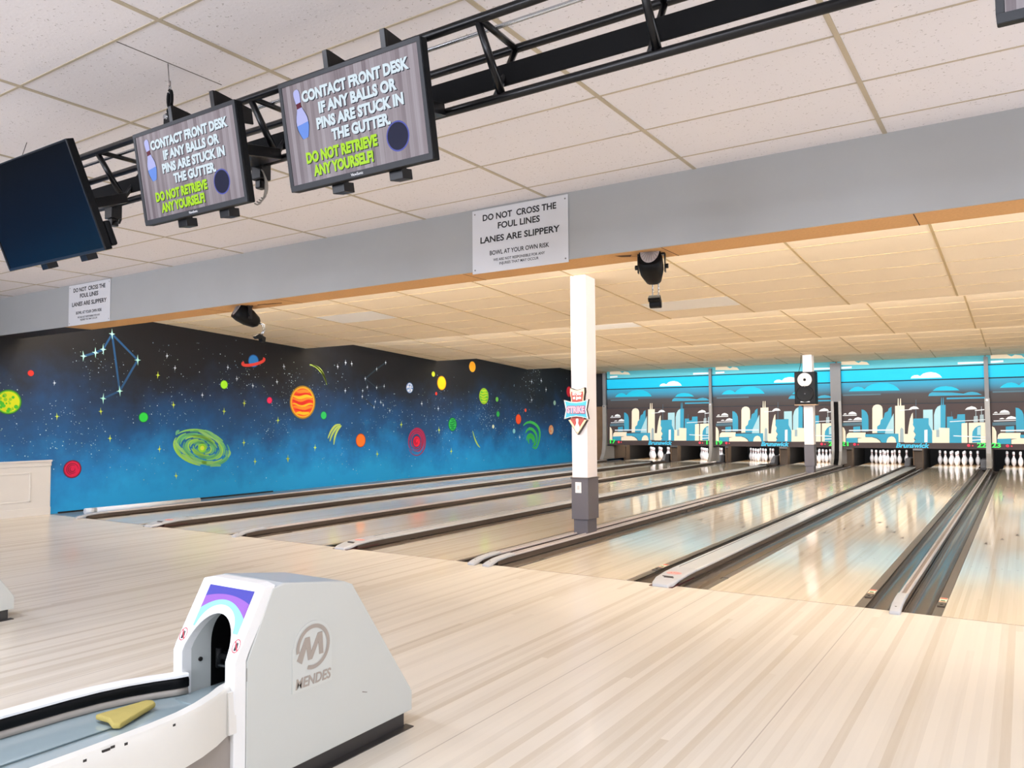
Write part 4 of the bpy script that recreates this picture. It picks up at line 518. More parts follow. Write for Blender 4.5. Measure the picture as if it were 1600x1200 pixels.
def cover(xc, w, y1, label):
    r = tag(empty('division_cover', (xc, 0, 0)), label, 'lane divider')
    h = 0.062
    pr = [(-w, h - 0.02), (-w, h * 0.86), (-w * 0.94, h * 0.985), (-w * 0.72, h), (-w * 0.70, h - 0.004), (w * 0.70, h - 0.004), (w * 0.72, h), (w * 0.94, h * 0.985), (w, h * 0.86), (w, h - 0.02)]
    MB().prism(pr, 0.42, y1, 'y').build('cover_top', M_COVER, r)
    MB().box(-w + 0.006, w - 0.006, 0.065, y1, -0.05, h - 0.02).build('side_wall', M_GUT, r)
    for s in (-1, 1): MB().box(s * w * 0.71 - 0.003, s * w * 0.71 + 0.003, 0.5, y1, h - 0.006, h - 0.002).build('cover_seam', M_DARK, r)
    rings = []
    for y, k, q in ((-0.10, 0.010, 0.60), (-0.095, 0.022, 0.64), (-0.05, 0.034, 0.82), (0.06, 0.05, 0.97), (0.25, 0.062, 1.0), (0.46, 0.0655, 1.0)):
        ww = (w + 0.002) * q; rings.append(nose_ring(y, ww, k, 0))
    nz = MB().loft(rings, 0, True, False).build('nose_cap', M_NOSE, r, 0.008)
    MB().box(-w * 0.95, w * 0.95, -0.09, 0.4, -0.004, 0.004).build('nose_base', mat('nose_base_red', '4a1210', 0.5), r)
    sl = math.atan2(0.0125, 0.19)
    st = MB(); Ms = Matrix.Translation((0.0, 0.2, 0.0603)) @ Matrix.Rotation(sl, 4, 'X')
    st.prism([(w * 0.62 * math.cos(t) , 0.04 * math.sin(t)) for t in [2 * PI * i / 24 for i in range(24)]], -0.001, 0.0015, 'z', 0, Ms)
    put_text(st, 'AMF', 0.05, Ms @ Matrix.Translation((0, -0.018, 0.0022)), 1, shear=0.2)
    st.build('sticker', [mat('sticker_pink', 'dfa9a3', 0.5), mat('sticker_red', 'c24a48', 0.5)], nz)
    em = MB(); em.box(-w * 0.5, w * 0.35, 0.075, 0.092, 0.0, 0.0555); em.box(-w * 0.28, w * 0.5, 0.05, 0.065, 0.0, 0.0535); em.build('emblem', mat('emblem_dark', '3a3430', 0.4), nz)
    ring = [(w * 0.85 * math.cos(t), y1 - 0.12 + 0.5 * math.sin(t)) for t in [PI * i / 14 for i in range(15)]]
    MB().prism(ring, -0.05, h + 0.012, 'z').build('end_cap', mat('cover_end', '2e2a27', 0.5), r, 0.006)
    return r
L = LANES
# division by division, from the mural wall to the right
gutter(L[17][0] - GW, 1, 'brown gutter between the mural wall and the first lane')
rail(L[17][0] - GW - 0.036, 0.034, 'grey capping rail along the mural wall, left of the first lane')
def wide(a, b, y1, where):
    gutter(a, -1, 'brown gutter left of the ' + where); gutter(b - GW, 1, 'brown gutter right of the ' + where)
    return cover((a + b) / 2, (b - a) / 2 - GW - 0.012, y1, where)
wide(L[17][1], L[18][0], 15.6, 'wide grey divider cover nearest the mural')
gutter(L[18][1], -1, 'brown gutter left of the narrow rail between second and third lanes'); gutter(L[19][0] - GW, 1, 'brown gutter right of the narrow rail between second and third lanes')
rail((L[18][1] + L[19][0]) / 2, (L[19][0] - L[18][1]) / 2 - GW - 0.003, 'narrow grey capping rail between the second and third lanes from the mural')
wide(L[19][1], L[20][0], 15.5, 'wide grey divider cover one lane left of the columns')
gutter(L[20][1], -1, 'brown gutter left of the paired rails under the white columns'); gutter(L[21][0] - GW, 1, 'brown gutter right of the paired rails under the white columns')
rail(L[20][1] + GW + 0.036, 0.036, 'left grey rail of the pair that flanks the white columns')
rail(L[21][0] - GW - 0.036, 0.036, 'right grey rail of the pair that flanks the white columns')
tag(MB().box(L[20][1] + GW + 0.079, L[21][0] - GW - 0.079, 0.06, 16.1, -0.2, 0.004).build('channel_strip', mat('channel_dark', '4a423c', 0.6)), 'dark channel strip between the paired rails under the columns', 'floor strip')
wide(L[21][1], L[22][0], 16.3, 'wide grey divider cover one lane right of the columns')
gutter(L[22][1], -1, 'wide brown gutter left of the single rail nearest the camera'); gutter(L[23][0] - GW, 1, 'wide brown gutter right of the single rail nearest the camera')
rail((L[22][1] + L[23][0]) / 2, (L[23][0] - L[22][1]) / 2 - GW - 0.003, 'narrow grey capping rail nearest the camera, at the right')
gutter(L[23][1], -1, 'brown gutter along the right edge of the rightmost lane')
structure(MB().box(L[23][1] + GW, XR, 0.0, 17.6, -0.2, 0.0).build('floor', mat('side_floor', '8c8a88', 0.5)))
def sensor(x, y, flip, label):
    r = tag(empty('foul_sensor', (x, y, -0.003)), label, 'sensor')
    MB().box(-0.024, 0.024, -0.07, 0.06, -0.002, 0.004).build('sensor_case', mat('sensor_black', '4a433c', 0.4), r, 0.002)
    s = MB(); s.box(-0.024, 0.024, 0.062, 0.21, -0.002, 0.005, 0); s.box(-0.014, 0.014, 0.09, 0.125, 0.005, 0.0056, 1); s.box(-0.022, 0.022, 0.165, 0.205, 0.005, 0.0056, 2); s.box(-0.022, 0.022, 0.064, 0.08, 0.005, 0.0056, 3)
    s.build('sensor_label', [mat('label_white', 'e8e2cc', 0.5), mat('label_green', '2f7a4a', 0.5), mat('label_red', 'd86a52', 0.5), mat('label_orange', 'd0703c', 0.5)], r)
    MB().lathe([(0, 0.005), (0.011, 0.005), (0.011, 0.0)], 12, 0, Matrix.Translation((0, -0.02, 0))).build('lens', M_BLACKM, r)
sensor(L[21][1] + 0.031, 0.62, 0, 'foul sensor with white and green label in the gutter left of the stickered cover')
sensor(L[22][1] + 0.031, 0.44, 0, 'foul sensor with white and green label in the gutter left of the nearest rail')
sensor(L[23][0] - 0.031, 0.40, 0, 'foul sensor with white label in the gutter right of the nearest rail')
# pipe lying on the ledge by the mural
pr = tag(empty('white_pipe', (-10.68, 0.25, 0.042)), 'white round pipe lying on the ledge below the mural', 'pipe')
MB().tube([(0, 0.16, 0), (0.05, 1.85, 0)], 0.042, 16).build('pipe_body', mat('pipe_white', 'e6eaee', 0.35), pr)
MB().tube([(-0.005, 0.0, 0), (0, 0.155, 0)], 0.044, 16).build('pipe_sleeve', mat('pipe_sleeve', 'd3d8de', 0.3), pr)

# ------------------------------------------------------------------ pins
prof = [(0.0, 0.0), (0.0254, 0.0), (0.0279, 0.004), (0.0360, 0.019), (0.0500, 0.057), (0.0580, 0.086), (0.0605, 0.114), (0.0582, 0.149), (0.0470, 0.184), (0.0315, 0.219), (0.0260, 0.236), (0.0238, 0.246), (0.0229, 0.254), (0.0235, 0.266), (0.0248, 0.276), (0.0281, 0.298), (0.0312, 0.322), (0.0323, 0.343), (0.0300, 0.362), (0.0220, 0.375), (0.010, 0.3805), (0.0, 0.381)]
mis = [0] * 21; mis[10] = 1; mis[14] = 1
pin_me = MB().lathe(prof, 20, 0, None, mis).mesh('bowling_pin', [M_PIN, M_PINS])
POS = [(0, 0, 'front point'), (-1, 1, 'left of the second row'), (1, 1, 'right of the second row'), (-2, 2, 'left end of the third row'), (0, 2, 'middle of the third row'), (2, 2, 'right end of the third row'), (-3, 3, 'left end of the back row'), (-1, 3, 'left of centre in the back row'), (1, 3, 'right of centre in the back row'), (3, 3, 'right end of the back row')]
for n, (a, b) in LANES.items():
    for k, (i, j, w) in enumerate(POS):
        o = bpy.data.objects.new('bowling_pin', pin_me); COL.objects.link(o)
        o.location = ((a + b) / 2 + i * 0.1524, 18.288 + j * 0.2640, 0.0)
        o.rotation_euler = (0, 0, k * 0.9)
        tag(o, 'white bowling pin, %s, %s lane from the mural' % (w, ORD[n]), 'bowling pin', 'ten pins racked on the %s lane' % ORD[n])

# ------------------------------------------------------------------ masking units above the pins
mc2 = {'cream': 'f3e8cf', 'cyan': '22b7d8', 'blue': '3f9dbd', 'lightblue': 'a9d3dc', 'white': 'e8eef0', 'slate': '52707e', 'grey': '9fb2b8'}
art_m = {k: mat('mask_' + k, v, 0.5, spec=0.12) for k, v in mc2.items()}; order = list(mc2)
band1 = mat('mask_teal', '62bccb', 0.5, spec=0.12); band2 = mat('mask_bright_cyan', '1fbae4', 0.5, spec=0.12); m_dk = mat('mask_brown', '4a4040', 0.5, spec=0.12)
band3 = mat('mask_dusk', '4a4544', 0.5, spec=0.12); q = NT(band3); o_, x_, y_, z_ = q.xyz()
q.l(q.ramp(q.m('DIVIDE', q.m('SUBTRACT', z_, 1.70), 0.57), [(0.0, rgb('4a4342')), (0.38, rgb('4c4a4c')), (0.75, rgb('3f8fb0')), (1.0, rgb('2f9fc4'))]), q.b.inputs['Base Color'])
seam_m = mat('mask_seam', '2a3c46', 0.6, spec=0.1); led_g = mat('green_digits', '20d84a', 0.4, emit=0.55); led_r = mat('red_lamp', 'e02848', 0.4, emit=0.5); bw_m = mat('maker_letters', '4cc8f0', 0.5, spec=0.1)
UW = 3.4309
def masking_unit(x0, nums, label):
    r = tag(empty('masking_unit', (x0, 16.5, 0)), label, 'masking unit', None)
    w = UW - 0.012; panels = []
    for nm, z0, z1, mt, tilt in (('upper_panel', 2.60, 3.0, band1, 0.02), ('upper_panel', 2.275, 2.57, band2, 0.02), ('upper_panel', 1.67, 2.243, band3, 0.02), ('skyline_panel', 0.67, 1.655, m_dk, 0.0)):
        pm = MB().prism([(tilt, z0), (0.0, z1), (0.05, z1), (0.05, z0)], 0.01, w); panels.append((nm, z0, z1, mt, pm))
    MB().box(0.01, w, 0.03, 0.06, 0.67, 3.0).build('backing_frame', seam_m, r)
    MB().prism([(-0.012, 0.515), (0.0, 0.67), (0.06, 0.67), (0.06, 0.515)], 0.01, w).build('lower_strip', m_dk, r)
    for k, (c, pts) in enumerate(MASKART):
        pts = [(min(max(p[0], 0.012), w - 0.002), p[1]) for p in pts]
        up = pts[0][1] > 1.7
        y = -0.0008 - 0.00006 * k
        yy = [(x, (y + (0.02 * (1 - (z - 2.27) / 0.33) if False else 0)), z) for x, z in pts]
        if up: # lie on the slightly tilted upper panels
            def off(z):
                for a, b in ((2.60, 3.0), (2.27, 2.575), (1.67, 2.245)):
                    if z >= a - 0.03: return 0.02 * (1 - min(1, max(0, (z - a) / (b - a))))
                return 0
            yy = [(x, off(z) + y, z) for x, z in pts]
        zc_ = max(q_[1] for q_ in pts) - 0.02
        pm = [p_[4] for p_ in panels if zc_ >= p_[1] - 0.03][0] if up else panels[3][4]
        pm.add(yy, [tuple(range(len(yy)))], 1 + order.index(c))
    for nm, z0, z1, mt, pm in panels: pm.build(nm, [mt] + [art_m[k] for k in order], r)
    t = MB(); put_text(t, 'Brunswick', 0.165, face_front(1.757, -0.013, 0.537), 0, shear=0.25, offset=0.006, extrude=0.003, width=0.77); t.build('maker_lettering', bw_m, r)
    for s, n in ((0, nums[0]), (1, nums[1])):
        xc = 0.172 if s == 0 else w - 0.125
        d = MB(); put_text(d, str(n), 0.155, face_front(xc, -0.014, 0.564), 0, offset=0.005, extrude=0.004, width=0.19); d.build('lane_number', led_g, r)
        e = MB(); xr = 0.40 if s == 0 else w - 0.40
        e.sphere((xr, -0.012, 0.605), 0.036, 12, 0, None, (1, 0.4, 1)); e.sphere((xr + (0.085 if s == 0 else -0.085 * -1), -0.012, 0.6), 0.018, 10, 0, None, (1, 0.4, 1)); e.build('indicator_lamp', led_r, r)
    return r
UX = [-10.292, -6.8797, -3.4309, 0.0]
for x, nn, lb in zip(UX, ((17, 18), (19, 20), (21, 22), (23, 24)), ('first from the mural', 'second from the mural, partly behind the loudspeaker', 'third from the mural, right of the loudspeaker', 'cut off by the right edge')):
    masking_unit(x, nn, 'teal skyline masking unit above the pins, ' + lb)

# posts between the masking units
def post(x, w, kind, label):
    r = tag(empty('division_post', (x, 16.5, 0)), label, 'post')
    up = [(-0.09, 1.74), (-0.02, 1.74), (-0.02, 2.78), (-0.09, 2.78)]
    lo = [(-0.10, 1.76), (-0.02, 1.76), (-0.02, 0.48), (0.5, 0.48), (0.5, 0.067), (-0.34, 0.067), (-0.32, 0.10), (-0.22, 0.22), (-0.15, 0.42), (-0.115, 0.7), (-0.10, 1.1)]
    if kind == 'double':
        MB().prism(up, -w / 2, w / 2).build('upper_post', M_POST, r)
        for s in (-1, 1): MB().prism(lo, s * w / 2 - 0.036 - s * 0.036, s * w / 2 + 0.036 - s * 0.036).build('side_rail', M_POSTR, r)
        MB().prism([(p[0] + (0.05 if p[0] < -0.05 else -0.001), p[1]) for p in lo], -w / 2 + 0.073, w / 2 - 0.073).build('dark_slot', M_BLACKM, r)
    else:
        MB().prism(up, -w / 2, w / 2).build('upper_post', M_POST, r)
        MB().prism(lo, -w * 0.6, w * 0.6).build('side_rail', M_POSTR, r)
        MB().tube([(0, -0.098, 1.72), (0, -0.115, 1.72)], 0.02, 10).build('bolt', M_STEEL, r)
    return r
post(-10.34, 0.10, 's', 'slim grey division post at the left end of the masking units')
post(-6.905, 0.075, 's', 'slim grey division post right of the masking unit nearest the mural')
post(-3.455, 0.262, 'double', 'wide grey division post with dark slot right of the loudspeaker')
post(0.012, 0.09, 's', 'slim grey division post at the far right, rising from the nearest rail')
# left end panel by the mural
tag(MB().box(XW + 0.005, -10.40, 16.6, 16.65, -0.1, 1.72).build('end_panel', M_PLY), 'brown plywood end panel below the dark recess beside the mural', 'panel')
tag(MB().box(XW + 0.005, -10.40, 16.9, 16.95, 1.72, 3.0).build('recess_panel', M_BLACKP), 'black recess panel high beside the first masking unit', 'panel')
# kickbacks and pits
for i, (x, lab) in enumerate(((L[17][0] - GW - 0.04, 'left of the first lane'), ((L[17][1] + L[18][0]) / 2, 'between first and second lanes'), ((L[18][1] + L[19][0]) / 2, 'between second and third lanes'), ((L[19][1] + L[20][0]) / 2, 'between third and fourth lanes'), ((L[20][1] + L[21][0]) / 2, 'between fourth and fifth lanes'), ((L[21][1] + L[22][0]) / 2, 'between fifth and sixth lanes'), ((L[22][1] + L[23][0]) / 2, 'between sixth and seventh lanes'), (L[23][1] + GW + 0.06, 'right of the seventh lane'))):
    w = 0.11 if i in (1, 3, 4, 5) else 0.04
    r = tag(empty('kickback', (x, 17.75, 0)), 'brown plywood kickback wall beside the pins, ' + lab, 'kickback')
    MB().box(-w, w, 0.0, 0.30, -0.2, 1.0).build('front_board', mat('kickback_board', '4a3a2a', 0.6, var=0.3, scale=7), r); MB().box(-w - 0.003, -w + 0.02, -0.006, 0.02, 0.0, 0.42).build('edge_strip', M_PLY, r)
    if i == 0: MB().box(-w, w * 0.2, -0.78, -0.001, 0.06, 0.5).build('front_extension', mat('kickback_board', '4a3a2a'), r)
    MB().box(-w, w, 0.30, 1.98, -0.2, 1.0).build('side_board', mat('kickback_dark', '1c1814', 0.6), r)
    MB().box(-w - 0.004, w + 0.004, -0.012, 0.01, 0.42, 0.5).build('metal_strap', M_GSTEEL, r)
for n, (a, b) in LANES.items():
    tag(MB().box(a - GW, b + GW, 19.75, 19.8, -0.2, 1.2).build('pit_curtain', M_CURT), 'black pit curtain behind the pins of the %s lane from the mural' % ORD[n], 'curtain')
    # gutter guard plate beside the pins, right side
    gpl = MB(); gpl.prism([(0.0, -0.05), (0.0, 0.02), (0.33, 0.20), (1.3, 0.20), (1.3, -0.05)], -0.06, 0.06)
    gpl.prism([(0.0, -0.06), (0.12, 0.20), (1.2, 0.20), (1.2, -0.06)], 0.05, 0.075)
    g_ = gpl.build('gutter_guard', mat('guard_grey', '3c3a3a', 0.5), None, 0.006); g_.location = (b + 0.11, 17.42, 0.0)
    tag(g_, 'dark grey guard plate right of the pins on the %s lane from the mural' % ORD[n], 'guard plate')
# ------------------------------------------------------------------ columns
def column(x0, x1, y0, y1, ztop, zg, zb, label):
    r = tag(empty('support_column', ((x0 + x1) / 2, (y0 + y1) / 2, zb)), label, 'column')
    w = (x1 - x0) / 2; d = (y1 - y0) / 2
    MB().box(-w, w, -d, d, zg - zb, ztop - zb).build('shaft', M_COLW, r, 0.004)
    c = MB(); c.box(-w - 0.008, w + 0.008, -d - 0.008, d + 0.008, 0.20, zg - zb - 0.012); c.box(-w * 0.9, w * 0.9, -d * 0.92, d * 0.92, 0.0, 0.20)
    c.build('base_wrap', M_COLG, r, 0.003)
    MB().box(-w - 0.014, w + 0.014, -d - 0.014, d + 0.014, zg - zb - 0.014, zg - zb).build('wrap_trim', mat('wrap_trim', '4b4442', 0.5), r)
    return r
c1 = column(-3.53, -3.335, 1.87, 2.11, 2.96, 0.67, 0.004, 'white square column with grey foot and STRIKE sign, nearer one')
sw = MB(); sw.box(-0.038, 0.038, -0.006, 0.0, -0.06, 0.06)
so = sw.build('switch_plate', mat('switch_white', 'e9e4df', 0.4), c1, 0.002); so.location = (-0.015, -0.1285, 0.555)
MB().box(-0.012, 0.012, -0.014, -0.005, -0.022, 0.022).build('switch_rocker', mat('switch_shade', 'cfc8c2', 0.4), so, 0.002)
c2 = column(-3.53, -3.325, 13.05, 13.27, 2.79, 0.70, 0.004, 'white square column with grey foot and loudspeaker, farther one by the pins')

# arrow shaped strike sign on the nearer column
ss = tag(empty('strike_sign', (-3.425, 1.86, 1.43)), 'red arrow sign with teal STRIKE banner on the nearer column', 'sign')
ar_o = [(-0.125, 0.25), (-0.06, 0.232), (0.0, 0.225), (0.06, 0.232), (0.125, 0.25), (0.13, 0.2), (0.112, 0.13), (0.112, -0.115), (0.165, -0.115), (0.0, -0.28), (-0.165, -0.115), (-0.112, -0.115), (-0.112, 0.13), (-0.13, 0.2)]
ar_o = [(p[0] * 0.72, p[1]) for p in ar_o]
def shrink(pts, k, cy=0.0): return [(p[0] * k, (p[1] - cy) * k + cy) for p in pts]
MB().prism(ar_o, -0.045, 0.0, 'y').build('arrow_edge', mat('sign_edge_dark', '2b211e', 0.5), ss)
MB().prism(shrink(ar_o, 0.97), -0.048, -0.045, 'y').build('arrow_border', mat('sign_cream', 'e0cda8', 0.5), ss)
MB().prism(shrink(ar_o, 0.83), -0.050, -0.047, 'y').build('arrow_face', mat('sign_red', 'a3453d', 0.5), ss)
bn = [(-0.225, 0.115), (-0.12, 0.095), (0.0, 0.088), (0.12, 0.095), (0.225, 0.115), (0.19, 0.0), (0.225, -0.105), (0.12, -0.085), (0.0, -0.075), (-0.12, -0.085), (-0.225, -0.105), (-0.19, 0.0)]
bn = [(p[0] * 0.70, p[1]) for p in bn]
MB().prism(bn, -0.075, -0.05, 'y').build('banner_edge', mat('sign_edge_dark', '2b211e', 0.5), ss)
MB().prism(shrink(bn, 0.965), -0.078, -0.075, 'y').build('banner_border', mat('banner_white', 'e6e4e0', 0.5), ss)
MB().prism(shrink(bn, 0.87), -0.080, -0.077, 'y').build('banner_face', mat('banner_teal', '3fa3bd', 0.5), ss)
t = MB(); put_text(t, 'STRIKE', 0.105, face_front(0, -0.082, -0.036), 1, offset=0.01, extrude=0.001, width=0.235); put_text(t, 'STRIKE', 0.1, face_front(0, -0.0845, -0.033), 0, offset=0.004, extrude=0.001, width=0.215)
t.build('banner_lettering', [mat('letter_pink', 'e3a6b4', 0.5), mat('letter_purple', '8c4a6e', 0.5)], ss)
t = MB(); put_text(t, "It's your", 0.05, face_front(0, -0.0515, 0.165), 0, offset=0.002, width=0.115); put_text(t, 'at guts', 0.046, face_front(0, -0.0515, 0.122), 0, offset=0.002, width=0.105); t.build('arrow_lettering', mat('banner_white', 'e6e4e0', 0.5), ss)
pp = [(r_ * 0.42, z * 0.42) for r_, z in prof]; pp = [(a, b) for a, b in pp]
MB().prism([(-a * 1.15, b * 0.92 - 0.245) for a, b in pp] + [(a * 1.15, b * 0.92 - 0.245) for a, b in pp[::-1]], -0.056, -0.05, 'y').build('pin_emblem', mat('banner_white', 'e6e4e0', 0.5), ss)

# loudspeaker on the farther column
sp = tag(empty('loudspeaker', (-3.425, 12.92, 2.0)), 'black two-way loudspeaker with silver horn cone on the farther column', 'loudspeaker')
MB().box(-0.23, 0.23, -0.17, 0.09, -0.37, 0.37).build('cabinet', M_BLKPL, sp, 0.015)
def dial(prof_, n=28): return MB().lathe(prof_, n, 0, Matrix.Rotation(PI / 2, 4, 'X'))
o = dial([(0.158, -0.004), (0.158, 0.010), (0.150, 0.012), (0.10, 0.008), (0.045, 0.016), (0.03, 0.006)]).build('horn_cone', mat('horn_silver', 'b5b0ac', 0.4), sp); o.location = (0, -0.172, 0.19)
o = dial([(0.0, 0.012), (0.02, 0.01), (0.035, 0.0)]).build('horn_throat', M_BLACKM, sp); o.location = (0, -0.175, 0.19)
o = dial([(0.19, -0.004), (0.19, 0.008), (0.175, 0.012), (0.15, 0.004), (0.06, 0.006), (0.0, 0.006)]).build('woofer', mat('woofer_black', '0a0a0c', 0.5, spec=0.15), sp); o.location = (0, -0.173, -0.13)
o = dial([(0.0, 0.022), (0.012, 0.018), (0.02, 0.0)]).build('dust_cap', mat('cap_grey', '55555a', 0.4), sp); o.location = (0, -0.172, -0.13)
MB().box(-0.1, 0.1, -0.178, -0.17, -0.322, -0.305).build('badge', mat('badge_white', 'd8d8d8', 0.4), sp)
MB().box(-0.24, 0.24, -0.16, 0.1, -0.395, -0.372).build('bracket', mat('bracket_wood', 'a08468', 0.6), sp)
tag(MB().tube([(-3.545, 13.0, 2.775), (-3.56, 12.98, 2.55), (-3.60, 12.95, 2.372)], 0.006, 6).build('speaker_cable', M_BLACKM), 'thin black cable from the lane ceiling down to the loudspeaker', 'cable')

# ------------------------------------------------------------------ warning signs on the beam
def warn(x0, x1, z0, z1, lift_, label):
    w = x1 - x0; h = z1 - z0
    r = tag(empty('warning_sign', ((x0 + x1) / 2, -0.778, (z0 + z1) / 2)), label, 'sign')
    bd = MB().prism([(-w / 2, -h / 2), (w / 2, -h / 2 + lift_), (w / 2, h / 2), (-w / 2, h / 2)], -0.006, 0.0, 'y')
    for s, sz, ww, zz in (('DO NOT  CROSS THE', 0.070, 0.77, 0.32), ('FOUL LINES', 0.070, 0.44, 0.165), ('LANES ARE SLIPPERY', 0.070, 0.83, -0.03), ('BOWL AT YOUR OWN RISK', 0.050, 0.62, -0.235), ('WE ARE NOT RESPONSIBLE FOR ANY', 0.030, 0.54, -0.335), ('INJURIES THAT MAY OCCUR', 0.030, 0.41, -0.40)):
        put_text(bd, s, sz * 1.0, face_front(0.0, -0.007, zz * h), 1, offset=0.0019 if sz > 0.06 else 0.001 if sz > 0.04 else 0.0004, width=ww * w)
    bd.build('board', [M_SIGNW, M_INK], r)
    sc_ = MB()
    for sx in (-1, 1):
        for sz in (-1, 1): sc_.lathe([(0, 0.002), (0.006, 0.001), (0.007, 0)], 8, 0, Matrix.Translation((sx * (w / 2 - 0.025), -0.006, sz * (h / 2 - 0.03))) @ Matrix.Rotation(PI / 2, 4, 'X'))
    sc_.build('screws', M_GSTEEL, r)
warn(-2.98, -2.085, 2.515, 3.035, 0.0, 'white foul line warning sign on the grey beam left of the nearer column')
warn(-9.235, -8.305, 2.535, 3.04, 0.0, 'white foul line warning sign at the left end of the grey beam')

# ------------------------------------------------------------------ effect lights under the beam
def effect_light(loc, rz, pitch, label):
    r = tag(empty('effect_light', loc), label, 'effect light'); r.rotation_euler = (0, 0, rz)
    MB().box(-0.10, 0.10, -0.03, 0.03, -0.012, 0.0).build('yoke_plate', M_BLACK, r, 0.002)
    for s in (-1, 1): MB().box(s * 0.098 - 0.004, s * 0.098 + 0.004, -0.022, 0.022, -0.14, 0.0).build('yoke_arm', M_BLACK, r, 0.002)
    P = Matrix.Translation((0, 0, -0.095)) @ Matrix.Rotation(pitch, 4, 'X')
    b = MB()
    def ring(yy, w, zt, zb, n=16):
        cz = (zt + zb) / 2; hz = (zt - zb) / 2
        return [(w * math.copysign(abs(math.cos(t)) ** 0.7, math.cos(t)), yy, cz + hz * math.copysign(abs(math.sin(t)) ** 0.7, math.sin(t))) for t in [2 * PI * i / n for i in range(n)]]
    b.loft([ring(-0.12, 0.08, 0.075, -0.09), ring(-0.06, 0.088, 0.085, -0.10), ring(0.03, 0.085, 0.08, -0.095), ring(0.12, 0.06, 0.055, -0.07), ring(0.15, 0.035, 0.03, -0.04)], 0, True, True, True, P)
    b.build('lamp_body', M_BLKPL, r)
    f = MB(); f.add([P @ Vector((0.07 * math.cos(t) , -0.123, 0.055 + 0.0)) for t in (PI, 0)] + [P @ Vector((0.07 * math.cos(t), -0.123, 0.045 + 0.115 * math.sin(t))) for t in [-PI * i / 14 for i in range(15)]], [tuple([0] + [2 + i for i in range(14, -1, -1)] + [1])])
    f.build('front_lens', mat('lens_grey', 'b4aaa6', 0.35, spec=0.8), r)
    fl = MB()
    for i in range(9):
        t = -PI * (0.1 + 0.8 * i / 8); fl.tube([P @ Vector((0.02 * math.cos(t), -0.124, 0.045)), P @ Vector((0.066 * math.cos(t), -0.126, 0.045 + 0.105 * math.sin(t)))], 0.002, 5)
    fl.build('lens_ribs', mat('rib_grey', '8f8783', 0.4), r)
    k = MB()
    for s in (-1, 1): k.tube([(s * 0.096, 0, -0.095), (s * 0.122, 0, -0.095)], 0.018, 10)
    k.build('tilt_knob', M_BLACK, r)
    a = MB()
    for s in (-1, 1): a.tube([P @ Vector((s * 0.022, 0.14, 0.0)), P @ Vector((s * 0.022, 0.20, 0.015)), P @ Vector((s * 0.022, 0.235, -0.03)), P @ Vector((s * 0.022, 0.24, -0.10))], 0.006, 8)
    a.build('mirror_arm', M_STEEL, r)
    h = MB(); h.prism([(0.20, -0.10), (0.28, -0.10), (0.30, -0.15), (0.265, -0.16), (0.24, -0.135), (0.21, -0.16), (0.175, -0.15)], -0.045, 0.045, 'x', 0, P)
    h.build('mirror_head', M_BLKPL, r, 0.006)
    h = MB(); h.add([P @ Vector((sx * 0.04, yy, zz)) for sx, yy, zz in ((-1, 0.19, -0.158), (1, 0.19, -0.158), (1, 0.235, -0.140), (-1, 0.235, -0.140))], [(0, 1, 2, 3)]); h.build('mirror', M_STEEL, r)
    return r
effect_light((-1.49, -0.60, 2.534), 0.25, -0.55, 'black effect light with ribbed grey lens under the beam, right of the nearer column')
effect_light((-6.05, -0.60, 2.534), -0.3, -0.5, 'black effect light with pale lens under the beam, above the mural')

# ------------------------------------------------------------------ overhead truss and monitors
YT, ZT = -3.70, 2.772; YR, ZR = -3.40, 2.79; YBm, ZBm = -3.55, 2.535
tr = tag(empty('lighting_truss', (-2.2, -3.55, 2.5)), 'long black triangular truss hung below the ceiling, carrying the screens', 'truss')
def T(p): return (p[0] + 2.2, p[1] + 3.55, p[2] - 2.5)
X0, X1 = -6.2, 2.6
MB().tube([T((X0, YT, ZT)), T((X1, YT, ZT))], 0.0175, 14).build('front_chord', M_BLACK, tr)
MB().tube([T((X0, YR, ZR)), T((X1, YR, ZR))], 0.0175, 14).build('rear_chord', M_BLACK, tr)
MB().tube([T((X0, YBm, ZBm)), T((X1, YBm, ZBm))], 0.0175, 14).build('lower_chord', M_BLACK, tr)
x = -0.838 - 0.625 * 8; xs = []
while x < X1: xs.append(x); x += 0.625
for x in xs:
    b = MB(); b.tube([T((x, YT, ZT - 0.008)), T((x, YBm, ZBm + 0.012))], [0.014, 0.017], 8); b.tube([T((x + 0.006, YT, ZT)), T((x - 0.03, YR, ZR))], 0.013, 8); b.tube([T((x - 0.03, YR, ZR)), T((x - 0.03, YBm, ZBm))], 0.013, 8)
    b.build('brace_frame', M_BLACK, tr)
tag(MB().tube([(X0, -3.58, 2.792), (X1, -3.58, 2.792)], 0.0085, 10).build('steel_pipe', M_STEEL), 'thin steel pipe running along the top of the black truss', 'pipe')
tag(MB().box(X0, X1, -3.495, -3.485, 2.606, 2.690).build('cable_tray', M_BLACKM), 'flat matt black cable tray running along inside the truss', 'cable tray')
cb = MB(); rr = random.Random(3)
for cx in (-1.66, -2.9):
    for k in range(5):
        y = -3.5 + 0.02 * k
        cb.tube([(cx - 0.16, y, 2.69), (cx - 0.05 + 0.01 * k, y, 2.755 + 0.006 * k), (cx + 0.05, y, 2.75), (cx + 0.16, y, 2.69 + 0.01 * k)], 0.0045, 6)
    co = tag(cb.build('cable_bundle', M_BLACKM), 'black cables looping over the tray %s' % ('between the two lit screens' if cx > -2 else 'left of the left lit screen'), 'cables'); cb = MB()
